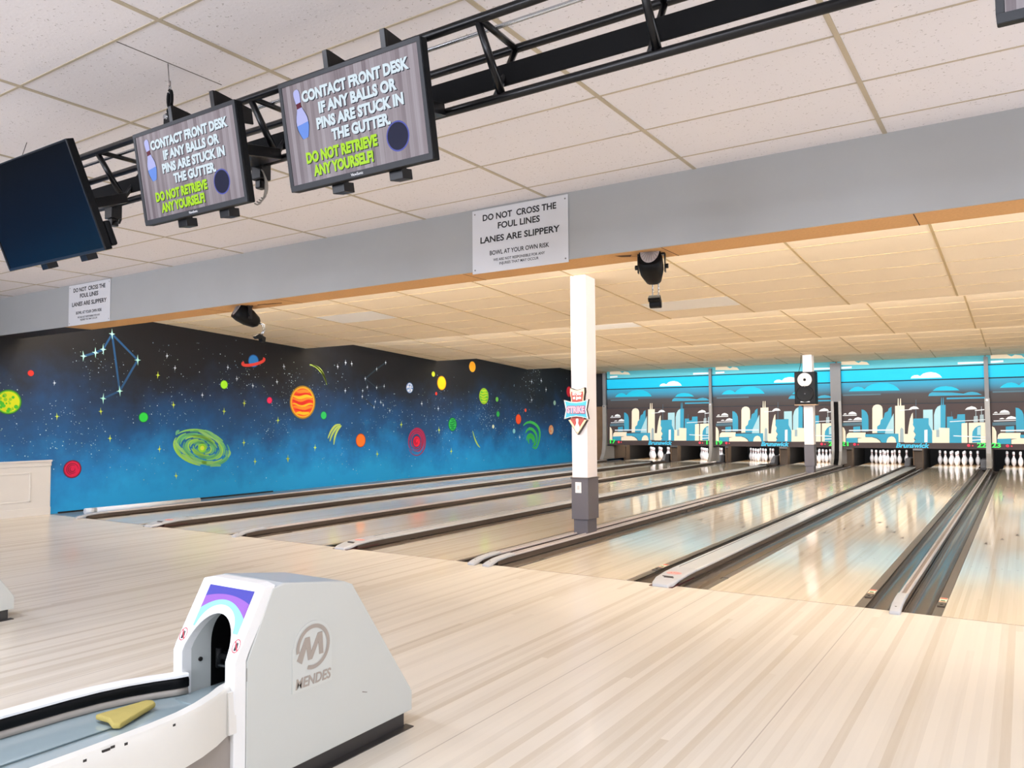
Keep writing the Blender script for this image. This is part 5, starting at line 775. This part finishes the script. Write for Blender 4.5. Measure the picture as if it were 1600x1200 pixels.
for cx, hook in ((-2.20, False), (-3.44, True)):
    k = MB(); k.box(*[v for v in (cx + 2.2 - 0.035, cx + 2.2 + 0.035)], -0.03, 0.03, -0.045, 0.06); k.box(cx + 2.2 - 0.02, cx + 2.2 + 0.02, -0.02, 0.02, -0.085, -0.045)
    if hook: k.tube([(cx + 2.2 + 0.02, 0, -0.06), (cx + 2.2 + 0.06, 0, -0.075), (cx + 2.2 + 0.075, 0, -0.055)], 0.007, 8)
    k.build('chord_clamp', M_BLACK, tr, 0.006)
gl = MB()
for k in range(4):
    a = 0.05 + 0.012 * k
    gl.tube([(-2.19 + a * math.cos(t) * 0.6, -3.545 - 0.01 * k, 2.42 + a * math.sin(t)) for t in [PI * 0.5 - i * PI * 1.15 / 10 for i in range(11)]], 0.0035, 6)
tag(gl.build('cable_coil', mat('cable_grey', '9a958e', 0.5)), 'grey cable loops hanging from the truss behind the left lit screen', 'cables')
# chain and wires to the ceiling
ch = tag(empty('hanging_chain', (-2.632, -3.755, ZC)), 'black shackle chain and wire holding the truss above the left lit screen', 'chain')
MB().tube([(0, 0, 0), (-0.003, 0.01, -0.085)], 0.0022, 6).build('wire', mat('wire_grey', '5b5450', 0.5), ch)
MB().tube([(-0.004, 0.012, -0.08), (-0.004, 0.013, -0.105)], 0.006, 8).build('crimp', mat('crimp_grey', '8a807c', 0.4), ch)
def link(c, a, b, r, ax):
    pts = []
    for i in range(17):
        t = 2 * PI * i / 16; u = a * math.cos(t); v = b * math.sin(t)
        pts.append((c[0] + (u if ax == 'x' else 0), c[1] + (u if ax == 'y' else 0), c[2] + v))
    return MB().tube(pts, r, 8, 0, False)
link((-0.005, 0.015, -0.12), 0.008, 0.018, 0.0025, 'x').build('thimble', M_STEEL, ch)
link((-0.007, 0.018, -0.165), 0.014, 0.042, 0.0085, 'x').build('carabiner', M_BLKPL, ch)
link((-0.009, 0.022, -0.217), 0.02, 0.022, 0.007, 'x').build('chain_link', M_BLKPL, ch)
MB().box(-0.036, 0.02, 0.0, 0.07, -0.30, -0.238).build('beam_clamp', M_BLKPL, ch, 0.008)
MB().tube([(-0.008, 0.03, -0.26), (-0.008, -0.01, -0.26)], 0.012, 8).build('clamp_bolt', M_STEEL, ch)
tag(MB().tube([(-4.318, -3.60, ZC), (-4.30, -3.68, 2.785)], 0.0022, 6).build('hanging_wire', mat('wire_grey', '5b5450', 0.5)), 'thin wire from the ceiling above the dark screen', 'wire')

wood = mat('screen_planks', '8a7f84', 0.25); q = NT(wood); o_, x_, y_, z_ = q.xyz()
bi = q.m('FLOOR', q.m('DIVIDE', x_, 0.019)); wn = q.n('ShaderNodeTexWhiteNoise', noise_dimensions='1D'); q.l(bi, wn.inputs['W'])
mp = q.n('ShaderNodeMapping'); mp.inputs['Scale'].default_value = (160, 1, 3); q.l(o_, mp.inputs[0]); gn = q.n('ShaderNodeTexNoise'); gn.inputs['Scale'].default_value = 1; q.l(mp.outputs[0], gn.inputs['Vector'])
sc_c = q.ramp(q.m('ADD', q.m('MULTIPLY', wn.outputs[0], 0.6), q.m('MULTIPLY', gn.outputs['Fac'], 0.5)), [(0.1, rgb('70626a')), (0.5, rgb('93888f')), (0.95, rgb('aea6ae'))])
q.b.inputs['Base Color'].default_value = (0.01, 0.01, 0.012, 1); q.b.inputs['Specular IOR Level'].default_value = 0.5; q.b.inputs['Roughness'].default_value = 0.12
q.l(sc_c, q.b.inputs['Emission Color']); q.b.inputs['Emission Strength'].default_value = 0.85
def glow(name, c, e=0.95):
    m = mat(name, c, 0.2, emit=e); b_ = m.node_tree.nodes['Principled BSDF']; b_.inputs['Base Color'].default_value = (0.005, 0.005, 0.006, 1); b_.inputs['Specular IOR Level'].default_value = 0.12; return m
S_WHITE = glow('screen_white', 'dcecf6'); S_SHADOW = glow('screen_shadow', '2c2c3c', 0.6); S_GREEN = glow('screen_green', 'b4e62c'); S_GSH = glow('screen_green_shadow', '2c4a10', 0.6)
S_BALL = glow('screen_ball', '171a3a', 0.9); S_BALLR = glow('screen_ball_rim', '5a60b8', 0.9); S_PIN = glow('screen_pin', 'b9bdf4'); S_PIN2 = glow('screen_pin_blue', '6f97ee'); S_PINR = glow('screen_pin_neck', '6d2438', 0.8)
def monitor(loc, w, h, tilt, label, lit=True, dark_frame=True):
    """loc: middle of the lower edge; leans out at the top by tilt"""
    r = tag(empty('monitor', loc), label, 'monitor'); r.rotation_euler = (tilt, 0, 0)
    bz = 0.016 if lit else 0.008; bb = 0.022 if lit else 0.014
    body = MB(); body.box(-w / 2, w / 2, -0.006, 0.028, 0, h); body.box(-w * 0.36, w * 0.36, 0.028, 0.05, h * 0.12, h * 0.75)
    body.build('housing', M_BLKPL, r, 0.004)
    f = MB(); f.box(-w / 2, w / 2, -0.012, -0.004, 0, bb); f.box(-w / 2, w / 2, -0.012, -0.004, h - bz, h); f.box(-w / 2, -w / 2 + bz, -0.012, -0.004, bb, h - bz); f.box(w / 2 - bz, w / 2, -0.012, -0.004, bb, h - bz)
    f.build('bezel', M_BEZEL if lit else mat('dark_bezel', '101216', 0.25), r, 0.0015)
    sw_, sh_ = w - 2 * bz, h - bz - bb
    if not lit:
        MB().box(-w / 2 + bz, w / 2 - bz, -0.0085, -0.006, bb, h - bz).build('screen', mat('off_screen', '06080b', 0.14, spec=0.22), r)
    else:
        MB().box(-w / 2 + bz, w / 2 - bz, -0.0085, -0.006, bb, h - bz).build('screen', wood, r); scr = COL.objects[-1]
        t = MB(); 
        def pt(u, v, d): return (-sw_ / 2 + u * sw_, -0.0086 - d, bb + v * sh_)
        for s, u0, u1, v, k in (('CONTACT FRONT DESK', 0.145, 0.93, 0.80, 0), ('IF ANY BALLS OR', 0.265, 0.835, 0.65, 0), ('PINS ARE STUCK IN', 0.24, 0.875, 0.502, 0), ('THE GUTTER.', 0.345, 0.775, 0.357, 0), ('DO NOT RETRIEVE', 0.125, 0.665, 0.195, 1), ('ANY YOURSELF!', 0.175, 0.63, 0.055, 1)):
            for d, mi, dx, dv in ((0.0004, 2 * k + 1, 0.006, -0.009), (0.0009, 2 * k, 0, 0)):
                x, y, z = pt((u0 + u1) / 2 + dx, v + dv, d)
                put_text(t, s, 0.142 * sh_, face_front(x, y, z), mi, offset=0.0027, width=(u1 - u0) * sw_)
        t.build('screen_lettering', [S_WHITE, S_SHADOW, S_GREEN, S_GSH], scr)
        pn = MB()
        def pinpoly(z0, z1, mi, d, k=1.0):
            L_ = [(a, b) for a, b in prof if z0 <= b <= z1]
            P_ = [(-a, b) for a, b in L_] + [(a, b) for a, b in L_[::-1]]
            c, s = math.cos(0.13), math.sin(0.13); out = []
            for a, b in P_:
                a *= 1.06 * k; b -= 0.19; a, b = a * c + b * s * -1, a * s + b * c
                sc__ = sh_ * 0.50 / 0.381
                x, y, z = pt(0.125, 0.69, d); out.append((x + a * sc__, y, z + b * sc__))
            pn.add(out, [tuple(range(len(out)))], mi)
        for zz in ((0.0, 0.12, 0, 0.0008), (0.11, 0.24, 1, 0.0009), (0.23, 0.285, 2, 0.001), (0.27, 0.39, 1, 0.0011)): pinpoly(*zz)
        pinpoly(0, 0.4, 3, 0.0004, 1.12)
        pn.build('screen_pin', [S_PIN2, S_PIN, S_PINR, S_SHADOW], scr)
        bl = MB()
        x, y, z = pt(0.81, 0.225, 0)
        for rad, mi, d in ((0.142, 1, 0.0005), (0.128, 0, 0.0009)):
            bl.add([(x + rad * sh_ * math.cos(t_), y - d, z + rad * sh_ * math.sin(t_)) for t_ in [2 * PI * i / 36 for i in range(36)]], [tuple(range(36))], mi)
        bl.build('screen_ball', [S_BALL, S_BALLR], scr)
    m = MB(); 
    put = MB(); put_text(put, 'ViewSonic' if lit else '', 0.014, face_front(0, -0.0125, 0.007), 0) if lit else None
    if lit: put.build('badge', mat('badge_white', 'd8d8d8', 0.4), r)
    for s in (-0.14, 0.14):
        a = MB(); a.box(s * w / 0.68 - 0.016, s * w / 0.68 + 0.016, 0.05, 0.075, -0.012, h + 0.0); a.box(s * w / 0.68 - 0.03, s * w / 0.68 + 0.03, 0.03, 0.085, -0.03, 0.006)
        if lit: a.prism([(0.055, h - 0.02), (0.055, h + 0.085), (0.075, h + 0.095), (0.25, h + 0.045), (0.25, h - 0.02)], s * w / 0.68 - 0.013, s * w / 0.68 - 0.004)
        if lit: a.box(s * w / 0.68 - 0.018, s * w / 0.68 + 0.006, 0.05, 0.062, h - 0.03, h + 0.09)
        a.build('mount_arm', M_BLACK, r, 0.002)
    hk = MB(); hk.box(-0.2, 0.2, 0.075, 0.11, h * 0.3, h * 0.75); hk.box(-0.1, 0.1, 0.1, 0.42, (0.30 if lit else 0.26) - 0.05, 0.30 if lit else 0.26); hk.build('mount_plate', M_BLACK, r, 0.003)
    if not lit: MB().box(w / 2 - 0.03, w / 2 + 0.006, 0.03, 0.06, 0.012, 0.13).build('side_box', M_BLKPL, r, 0.01)
    return r
T10 = math.radians(10)
monitor((-1.1785, -3.95, 2.188), 0.682, 0.396, T10, 'lit screen with bowling notice, the right one of the two over the truss middle')
monitor((-2.1185, -3.95, 2.195), 0.69, 0.395, T10, 'lit screen with bowling notice, left one of the two, below the hanging chain')
monitor((-3.239, -3.95, 2.13), 0.907, 0.508, math.radians(22), 'larger dark switched-off screen at the left edge', False)
monitor((1.089, -3.95, 2.187), 0.682, 0.396, T10, 'lit screen of which only a corner shows at the upper right edge')

# ------------------------------------------------------------------ ball returns
def ball_return(xc, label):
    r = tag(empty('ball_return', (xc, -3.30, 0)), label, 'ball return')
    # local: x across, y along (0 = rear end), z up ; world y = local - 3.30
    w = 0.174
    def Y(y): return y + 3.30
    # hood shell behind the face piece
    sh = [(Y(-4.165), 0.06), (Y(-4.165), 0.495), (Y(-4.055), 0.728), (Y(-4.0), 0.738), (Y(-3.70), 0.692), (Y(-3.655), 0.672), (Y(-3.302), 0.165), (Y(-3.292), 0.14), (Y(-3.292), 0.068)]
    def tun(y0, y1, ww):     # outline with arched tunnel through a cross section at x
        return None
    MB().prism(sh, w - 0.012, w, 'x').build('shell_side', M_CREAM, r, 0.005)
    MB().prism(sh, -w, -w + 0.012, 'x').build('shell_side', M_CREAM, r, 0.005)
    top = MB(); n = len(sh)
    for i in range(1, n - 2):
        a, b = sh[i], sh[i + 1]
        d = (b[0] - a[0], b[1] - a[1]); L_ = math.hypot(*d); nn = (-d[1] / L_ * -0.012, d[0] / L_ * -0.012)
        if i >= 2: top.prism([a, b, (b[0] + nn[0], b[1] + nn[1]), (a[0] + nn[0], a[1] + nn[1])], -w + 0.004, w - 0.004, 'x', 1 if 2 <= i <= 4 else 0)
    top.box(-w + 0.004, w - 0.004, Y(-3.304), Y(-3.292), 0.068, 0.15, 0)
    top.build('shell_top', [M_CREAM, M_TOP], r)
    MB().box(-w + 0.012, w - 0.03, Y(-4.16), Y(-3.32), 0.0, 0.07).build('plinth', mat('plinth_dark', '33302f', 0.4), r)
    fl = MB(); fl.box(w - 0.03, w - 0.022, Y(-4.16), Y(-3.322), 0.0, 0.075); fl.box(w - 0.03, w + 0.015, Y(-4.16), Y(-3.30), 0.0, 0.004); fl.build('plinth_flange', mat('plinth_dark', '33302f', 0.4), r)
    # face piece: lower part upright, upper part raked back, arch opening cut through
    zb = 0.505; y_lo = Y(-4.215); ytop = Y(-4.085); zt = 0.745
    def fp(x, z, off=0.0):
        if z <= zb: return (x, y_lo + off, z)
        t = (z - zb) / (zt - zb); return (x, y_lo + (ytop - y_lo) * t + off, z)
    ow = w - 0.002; iw = 0.122; spring = 0.50; ah = 0.135
    f = MB()
    outer = []; inner = []
    N = 20
    for i in range(N + 1):
        t = PI * i / N
        inner.append((-iw * math.cos(t) if True else 0, spring + ah * math.sin(t)))
    # matching outer points
    for i in range(N + 1):
        t = PI * i / N; c, s = -math.cos(t), math.sin(t)
        k = min(ow / max(abs(c), 1e-6), (zt - spring) / max(abs(s), 1e-6)) if s > 1e-6 else ow / abs(c)
        outer.append((c * k, spring + s * k))
    inner = [(-iw * 1.0, 0.10)] + [(-iw * 1.0, 0.33)] + inner + [(iw, 0.33), (iw, 0.10)]
    outer = [(-ow, 0.10), (-ow, 0.33)] + outer + [(ow, 0.33), (ow, 0.10)]
    m_ = len(inner)
    fo = [fp(*p) for p in outer]; fi = [fp(*p) for p in inner]
    bo = [fp(p[0], p[1], 0.048) for p in outer]; bi_ = [fp(p[0], p[1], 0.048) for p in inner]
    f.add(fo + fi, [(i, i + 1, m_ + i + 1, m_ + i) for i in range(m_ - 1)], 0, False)
    f.add(fo + bo, [(i, m_ + i, m_ + i + 1, i + 1) for i in range(m_ - 1)], 0, False)
    f.add(fi + bi_, [(i, i + 1, m_ + i + 1, m_ + i) for i in range(m_ - 1)], 0, False)
    face = f.build('face_panel', M_RWHITE, r, 0.004)
    # tunnel liner
    tl = MB(); A = [fp(p[0] * 0.995, p[1], 0.04) for p in inner]; B = [(p[0] * 0.97, Y(-4.095), p[1]) for p in inner]
    tl.add(A + B, [(i, i + 1, m_ + i + 1, m_ + i) for i in range(m_ - 1)], 0, True); tl.build('tunnel_liner', mat('liner_grey', 'b9bdba', 0.4, var=0.06), r)
    C_ = [(p[0] * 0.97, Y(-3.92), p[1]) for p in inner]
    th = MB(); th.add(B + C_, [(i, i + 1, m_ + i + 1, m_ + i) for i in range(m_ - 1)], 0, True); th.box(-iw, iw, Y(-3.925), Y(-3.915), 0.30, 0.66)
    th.build('tunnel_shade', M_BLACKM, r)  # shade of the tunnel depth put in as a black liner and back sheet
    lf = MB(); lf.box(-0.075, 0.10, Y(-4.08), Y(-3.99), 0.44, 0.475, 0); lf.tube([(-0.08, Y(-4.09), 0.46), (0.1, Y(-4.09), 0.475)], 0.012, 8, 0); lf.tube([(-0.07, Y(-4.095), 0.43), (0.1, Y(-4.095), 0.435)], 0.007, 8, 1); lf.tube([(-0.075, Y(-4.09), 0.42), (-0.075, Y(-4.09), 0.49)], 0.013, 8, 0)
    lf.build('ball_lift', [M_BLKPL, M_STEEL], r)
    MB().tube([(-iw + 0.002, Y(-4.14), 0.455), (-iw + 0.008, Y(-4.14), 0.455)], 0.008, 10).build('liner_screw', M_DARK, r)
    # rainbow decal
    rb = MB()
    def dec(p, q_): 
        x, y, z = fp(p, q_); return (x, y - 0.0012, z)
    x0, x1, z0, z1 = -0.118, 0.132, 0.585, 0.72
    def z_in(x): return 0.585 + 0.079 * math.sqrt(max(0.0, 1 - (x / 0.105) ** 2)) if abs(x) < 0.105 else z0
    def z_sky(x): return 0.680 - 0.042 * (x / 0.125) ** 2
    def z_vio(x): return 0.697 - 0.017 * (x / 0.125) ** 2
    K = 48
    for mi, (lo, hi) in enumerate(((z_in, z_sky), (z_sky, z_vio), (z_vio, lambda x: z1))):
        for i in range(K):
            xa = x0 + (x1 - x0) * i / K; xb = x0 + (x1 - x0) * (i + 1) / K
            rb.add([dec(xa, lo(xa)), dec(xb, lo(xb)), dec(xb, hi(xb)), dec(xa, hi(xa))], [(0, 1, 2, 3)], mi)
    rb.build('rainbow_decal', [mat('decal_sky', '86c4e0', 0.3), mat('decal_violet', '8a58ae', 0.3), mat('decal_indigo', '40409c', 0.3)], face)
    for sx in (-0.148, 0.150):
        dcl = MB(); zc = 0.553
        rg = [(0.019 * math.cos(t), 0.021 * math.sin(t)) for t in [2 * PI * i / 20 for i in range(20)]]
        vv = [fp(sx + a * 1.0, zc + b) for a, b in rg] + [fp(sx + a * 0.86, zc + b * 0.86) for a, b in rg]
        dcl.add([(p[0], p[1] - 0.0013, p[2]) for p in vv], [(i, (i + 1) % 20, 20 + (i + 1) % 20, 20 + i) for i in range(20)], 0)
        hand = [(-0.006, -0.014), (0.004, -0.014), (0.009, -0.003), (0.006, 0.001), (0.006, 0.010), (0.003, 0.010), (0.0025, 0.002), (0.0, 0.012), (-0.003, 0.011), (-0.002, 0.001), (-0.007, 0.008), (-0.009, 0.006), (-0.006, -0.003)]
        hv = [fp(sx + a, zc + b) for a, b in hand]; dcl.add([(p[0], p[1] - 0.0012, p[2]) for p in hv], [tuple(range(len(hv)))], 1)
        sv = [fp(sx + a, zc + b) for a, b in ((-0.014, 0.012), (-0.011, 0.015), (0.014, -0.012), (0.011, -0.015))]; dcl.add([(p[0], p[1] - 0.0016, p[2]) for p in sv], [(0, 1, 2, 3)], 0)
        dcl.build('no_hands_decal', [mat('decal_red', 'c8434e', 0.4), mat('decal_black', '26242c', 0.4)], face)
    # raised maker's mark on the side
    lg = MB(); cy, cz = Y(-3.865), 0.478; R1 = 0.083
    F = Matrix.Translation((w + 0.0005, cy, cz)) @ Matrix.Rotation(PI / 2, 4, 'Z') @ Matrix.Rotation(PI / 2, 4, 'X')
    bk = [(-0.1, -0.15), (0.095, -0.15), (0.095, 0.01)] + [(0.095 * math.cos(t), 0.095 * math.sin(t)) for t in [0.15 + i * (PI - 0.3) / 14 for i in range(15)]] + [(-0.1, 0.01)]
    lp = MB().prism(bk, 0.0, 0.0022, 'z', 0, F).build('logo_plate', mat('logo_plate', 'cacdc8', 0.4), r)
    M2 = F @ Matrix.Translation((0, 0, 0.0022))
    ts = [math.radians(-112 + i * 300 / 40) for i in range(41)]
    vv = [(R1 * math.cos(t), R1 * math.sin(t), 0.0015) for t in ts] + [((R1 - 0.015) * math.cos(t), (R1 - 0.015) * math.sin(t), 0.0015) for t in ts]
    lg.add(vv, [(i, i + 1, 41 + i + 1, 41 + i) for i in range(40)], 0, False, M2)
    for k_, pl in enumerate(([(-0.080, -0.035), (-0.056, -0.052), (-0.018, 0.040), (-0.040, 0.040)], [(-0.040, 0.040), (-0.018, 0.040), (-0.006, -0.045), (-0.026, -0.045)], [(-0.026, -0.045), (-0.006, -0.045), (0.044, 0.046), (0.022, 0.046)], [(0.022, 0.046), (0.044, 0.046), (0.050, -0.036), (0.030, -0.036)])):
        lg.prism(pl, 0.0, 0.0014 + 0.0002 * k_, 'z', 0, M2)
    put_text(lg, 'MENDES', 0.052, M2 @ Matrix.Translation((0.0, -0.138, 0.0008)), 0, offset=0.001, extrude=0.0008, width=0.175, shear=0.15)
    lg.build('maker_mark', M_TAUPE, lp)
    # ball track: curved white rails, black bumper, grey bed
    rim = MB(); 
    ys = [Y(-4.20), Y(-4.24), Y(-4.30), Y(-4.38), Y(-4.46), Y(-4.56), Y(-4.75), Y(-5.1), Y(-5.6), Y(-6.1)]
    hw = [0.150, 0.165, 0.200, 0.235, 0.258, 0.272, 0.283, 0.288, 0.288, 0.288]
    def rail_strip(side, prof_, name, m):
        rings = []
        for y, h_ in zip(ys, hw):
            rings.append([(side * (h_ + a), y, b) for a, b in prof_])
        return MB().loft(rings, 0, True, True).build(name, m, r)
    for side in (-1, 1):
        e = rail_strip(side, [(0.0, 0.265), (0.0, 0.413), (-0.008, 0.425), (-0.046, 0.425), (-0.052, 0.42), (-0.052, 0.412), (-0.03, 0.408), (-0.018, 0.39), (-0.018, 0.265)], 'side_rail', M_RWHITE if side < 0 else mat('rail_cream', 'dedcd4', 0.38, coat=0.15, var=0.02))
        mod = e.modifiers.new('edges', 'EDGE_SPLIT'); mod.split_angle = math.radians(35)
        rail_strip(side, [(-0.03, 0.410), (-0.050, 0.410), (-0.054, 0.402), (-0.054, 0.380), (-0.048, 0.374), (-0.03, 0.376)], 'rubber_bumper', M_BLKPL)
        rail_strip(side, [(-0.03, 0.374), (-0.048, 0.372), (-0.052, 0.352), (-0.03, 0.35)], 'inner_strip', mat('strip_beige', 'a8a198', 0.4))
    bed = MB(); bw = [h_ - 0.03 for h_ in hw]
    bed.add([(-b, y, 0.350) for b, y in zip(bw, ys)] + [(-b * 0.5, y, 0.338) for b, y in zip(bw, ys)] + [(0, y, 0.345) for b, y in zip(bw, ys)] + [(b * 0.5, y, 0.338) for b, y in zip(bw, ys)] + [(b, y, 0.350) for b, y in zip(bw, ys)],
            [(k * 10 + i, k * 10 + i + 1, (k + 1) * 10 + i + 1, (k + 1) * 10 + i) for k in range(4) for i in range(9)], 0, True)
    bed.add([(-b, y, 0.335) for b, y in zip(bw, ys)] + [(b, y, 0.335) for b, y in zip(bw, ys)], [(i, i + 1, 11 + i, 10 + i) for i in range(9)], 0, True)
    bed.box(-iw + 0.004, iw - 0.004, Y(-4.25), Y(-3.93), 0.325, 0.345)
    bed.build('track_bed', M_GLASS, r)
    fe = MB()
    for s in (-0.03, 0.10): fe.tube([(s, Y(-4.45), 0.3475), (s, Y(-6.1), 0.3475)], 0.003, 6)
    fe.build('track_groove', mat('groove_grey', '6f858c', 0.3), r)
    ped = MB(); ped.box(-0.13, 0.155, Y(-4.46), Y(-4.19), 0.0, 0.335); ped.build('pedestal', M_PED, r, 0.004)
    MB().box(-0.16, 0.16, Y(-6.05), Y(-5.3), 0.0, 0.335).build('pedestal', M_PED, r, 0.004)
    tb = MB(); tb.prism([(0.175, 0.27), (0.168, 0.41), (0.158, 0.41), (0.160, 0.27)], Y(-4.235), Y(-4.205), 'y'); tb.build('joint_tab', mat('tab_white', 'e2e0da', 0.4), r)
    dk = MB(); rg_ = random.Random(2)
    for (y, z, s) in ((-4.72, 0.416, 0.012), (-4.70, 0.418, 0.006), (-4.66, 0.412, 0.005), (-4.78, 0.410, 0.005), (-4.50, 0.410, 0.005)):
        i = 0
        while ys[i + 1] > Y(y): i += 1
        t = (ys[i] - Y(y)) / (ys[i] - ys[i + 1]); h_ = hw[i] + (hw[i + 1] - hw[i]) * t
        dk.box(h_ - 0.001, h_ + 0.0006, Y(y) - s, Y(y) + s, z - 0.004, z + 0.003)
    dk.build('paint_chips', mat('chip_dark', '2c2824', 0.7), r)
    sc_ = MB(); sc_.add([(w + 0.0006, Y(-3.60), 0.235), (w + 0.0006, Y(-3.57), 0.224), (w + 0.0006, Y(-3.575), 0.222), (w + 0.0006, Y(-3.602), 0.231)], [(0, 1, 2, 3)]); sc_.box(w, w + 0.0006, Y(-4.165), Y(-4.163), 0.43, 0.475); sc_.build('scuffs', mat('scuff_grey', '8c8780', 0.7), r)
    return r
ball_return(-1.674, 'white ball return with rainbow decal and raised logo at the lower left')
ball_return(-5.193, 'second white ball return, only its end showing at the left edge')
# yellow chamois lying on the track
cl = [(-0.068, -0.085), (-0.062, -0.02), (-0.054, 0.085), (-0.03, 0.098), (0.0, 0.088), (0.04, 0.0), (0.08, -0.085), (0.06, -0.1), (0.0, -0.08)]
cm = MB(); cm.prism(cl, 0.0, 0.018, 'z')
co = cm.build('cloth_pad', mat('cloth_yellow', 'b3a35a', 0.85, var=0.12, scale=20, bump=0.3), None, 0.006); co.location = (-1.75, -4.43, 0.349)
tag(co, 'folded yellow cloth pad lying on the grey ball track', 'cloth')
